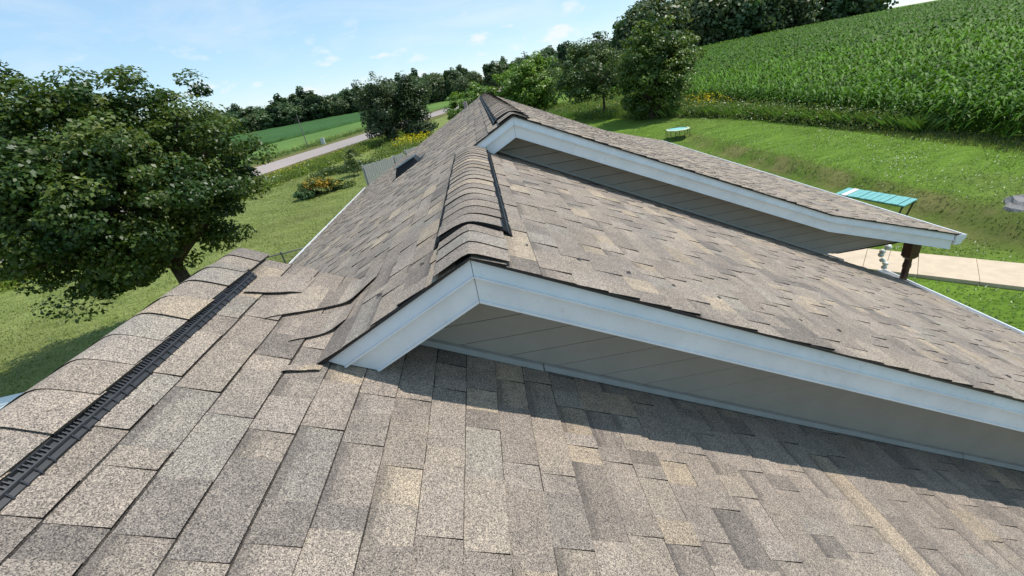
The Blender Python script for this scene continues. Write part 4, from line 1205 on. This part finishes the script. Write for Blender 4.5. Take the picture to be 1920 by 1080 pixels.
# weathered wooden fence
WOODG = mat_simple('weathered_wood', (.38, .36, .34), .9, .15, .3, 22)
def board_fence(label, p0, p1, ztop, zbot, nb):
    p0, p1 = np.array(p0), np.array(p1); d = (p1 - p0); L = np.linalg.norm(d); d /= L; n = np.array([-d[1], d[0]])
    t = tag(empty('wooden_fence', (p0[0], p0[1], zbot)), label, 'fence')
    w = L / nb
    for i in range(nb):
        c = p0 + d * (w * (i + .5)) + n * rng.uniform(-.008, .008); h = ztop - zbot + rng.uniform(-.04, .03)
        mb = MB(); mb.box((c[0], c[1], zbot + h / 2), (w - .014, .022, h), (*d, 0), (*n, 0)); mb.build('fence_board', WOODG, t)
    for z in (ztop - .25, zbot + .3):
        c = (p0 + p1) / 2 + n * .04; mb = MB(); mb.box((c[0], c[1], z), (L, .04, .09), (*d, 0), (*n, 0)); mb.build('fence_rail', WOODG, t)
    for e_ in (0, 1):
        c = p0 + d * (L * e_) + n * .09; mb = MB(); mb.box((c[0], c[1], (ztop + zbot) / 2), (.09, .09, ztop - zbot + .03), (*d, 0), (*n, 0)); mb.build('fence_post', WOODG, t)
board_fence('longer grey weathered board fence panel by the far left eave', (-6.72, 24.9), (-5.30, 26.3), -3.2, -5.0, 14)
board_fence('narrow grey board fence piece behind the longer panel', (-5.35, 27.0), (-4.85, 27.5), -3.25, -5.0, 6)
board_fence('last short grey fence piece nearest the roof', (-4.75, 28.0), (-4.2, 28.5), -3.15, -5.0, 4)
# chain-link fence
WIRE = mat_simple('galvanised_wire', (.20, .22, .21), .5, .5, .15, 20, metal=.5)
cf = tag(empty('chain_link_fence', (-6.3, 13.3, -5.0)), 'galvanised chain-link fence between the near roof end and the left eave', 'fence')
a_, b_ = np.array([-7.9, 13.0]), np.array([-4.2, 14.0])
for e_ in (0.0, .27, .64, 1.0):
    p = a_ + (b_ - a_) * e_; mb = MB(); mb.tube([(p[0], p[1], -5.0), (p[0], p[1], -3.88)], .026, 8); mb.sphere((p[0], p[1], -3.87), .03, 8, 6); mb.build('post', WIRE, cf)
mb = MB(); mb.tube([(*a_, -3.92), (*b_, -3.92)], .022, 8); mb.build('top_rail', WIRE, cf)
mb = MB(); Lc = np.linalg.norm(b_ - a_); dc = (b_ - a_) / Lc
for k_ in np.arange(-1.1, Lc, .075):
    for sg in (1, -1):
        s0, z0, s1, z1 = (k_, -5.0, k_ + 1.08, -3.92) if sg == 1 else (k_ + 1.08, -5.0, k_, -3.92)
        def cl(s): return min(max(s, 0), Lc)
        if max(s0, s1) < 0 or min(s0, s1) > Lc: continue
        t0 = (cl(s0) - s0) / (s1 - s0); t1 = (cl(s1) - s0) / (s1 - s0)
        pa = a_ + dc * cl(s0); pb = a_ + dc * cl(s1)
        mb.tube([(pa[0], pa[1], z0 + (z1 - z0) * t0), (pb[0], pb[1], z0 + (z1 - z0) * t1)], .0022, 3, cap=False)
o = mb.build('wire_mesh', WIRE, cf); o['kind'] = 'stuff'
# utility poles and cabinet
def pole(label, x, y, h, r):
    z = float(gz(x, y)); t = tag(empty('utility_pole', (x, y, z)), label, 'utility pole')
    mb = MB(); mb.tube([(x, y, z - .2), (x, y, z + h)], [r, r * .65], 9); mb.build('shaft', mat_simple('pole_wood', (.20, .18, .165), .9, .2, .25, 12), t)
    mb = MB(); mb.box((x, y - r, z + h - .5), (1.6, .09, .1)); mb.build('crossarm', BARK, t)
    for dx in (-.7, 0, .7):
        mb = MB(); mb.tube([(x + dx, y - r, z + h - .45), (x + dx, y - r, z + h - .28)], [.045, .03], 7); mb.build('insulator', DMET, t)
pole('thin utility pole at the edge of the hay field', -25.1, 67.3, 4.6, .075)
pole('distant utility pole rising above the bright round bush', 14.2, 120, 9.4, .16)
t = tag(empty('cable_pedestal', (-23.4, 69.2, -5.0)), 'small pale utility box beside the pole across the road', 'utility box')
mb = MB(); mb.box((-23.4, 69.2, -4.6), (.5, .4, .8)); mb.build('cabinet', mat_simple('pale_green_paint', (.50, .55, .52), .5), t)
mb = MB(); mb.prism([(-23.7, -4.2), (-23.1, -4.2), (-23.15, -4.08), (-23.65, -4.08)], 1, 68.96, 69.44); mb.build('lid', mat_simple('grey_lid', (.35, .38, .37), .5), t)

# ---- car at the left edge: only its roof edge and glass rise above the near ridge
def car(x, y, z):
    t = tag(empty('parked_car', (x, y, z)), 'pale parked car at the left edge, only its roof and windscreen showing past the ridge', 'car')
    PAINT = mat_simple('silver_car_paint', (.55, .58, .58), .2, .6, .04, 5); GL = mat_simple('car_glass', (.02, .022, .03), .06, .8, .1, 5); TY = mat_simple('tyre_rubber', (.02, .02, .02), .8)
    prof = [(-2.2, .35), (-2.25, .75), (-1.35, .92), (-.72, 1.40), (.55, 1.46), (1.35, 1.02), (2.15, .92), (2.2, .35)]
    def sec(w): return [(x + a * 0 + (w), y + a, z + b) for a, b in prof]
    mb = MB(); V = []
    ws = [-.88, -.80, 0, .80, .88]
    for w in ws:
        for a, b in prof:
            tuck = .16 if b > 1.1 else 0.0
            crown_ = (1 - (w / .88) ** 2) * .05 if b > .8 else 0
            ww = w * (1 - tuck * abs(w) / .88); bb = b + crown_ - (.06 if abs(w) > .85 and b > .8 else 0)
            V.append((x + ww, y + a, z + bb))
    n = len(prof); F = []
    for i in range(len(ws) - 1):
        for j in range(n):
            F.append((i * n + j, (i + 1) * n + j, (i + 1) * n + (j + 1) % n, i * n + (j + 1) % n))
    F.append(tuple(range(n))); F.append(tuple((len(ws) - 1) * n + j for j in range(n))[::-1])
    mb.add(V, F); mb.build('body', PAINT, t)
    def glass(nm, j, ins):
        p, q = np.array(prof[j]), np.array(prof[j + 1]); d = q - p
        a, b = p + d * .08, p + d * .92
        m_ = MB(); m_.add([(x + sx_ * wv, y + pt[0], z + pt[1] + .05 + .012) for pt, wv in ((a, .66), (b, .60)) for sx_ in (-1, 0, 1)], [(0, 1, 4, 3), (1, 2, 5, 4)]); m_.build(nm, GL, t)
    glass('rear_window', 2, 0); glass('windscreen', 4, 0)
    for sg in (-1, 1):
        m_ = MB(); m_.add([(x + sg * .87, y - 1.1, z + .92), (x + sg * .87, y + 1.15, z + .98), (x + sg * .775, y + .5, z + 1.36), (x + sg * .775, y - .68, z + 1.32)], [(0, 1, 2, 3)]); m_.build('side_window', GL, t)
        for yy in (-1.4, 1.4):
            m_ = MB(); m_.tube([(x + sg * .66, y + yy, z + .32), (x + sg * .89, y + yy, z + .32)], .32, 18); w_ = m_.build('wheel', TY, t)
            m_ = MB(); m_.tube([(x + sg * .885, y + yy, z + .32), (x + sg * .897, y + yy, z + .32)], .19, 14); m_.build('rim', PAINT, w_)
car(-9.45, 5.3, -5.0)
print('objects', len(bpy.data.objects), 'polys', sum(len(m.polygons) for m in bpy.data.meshes))
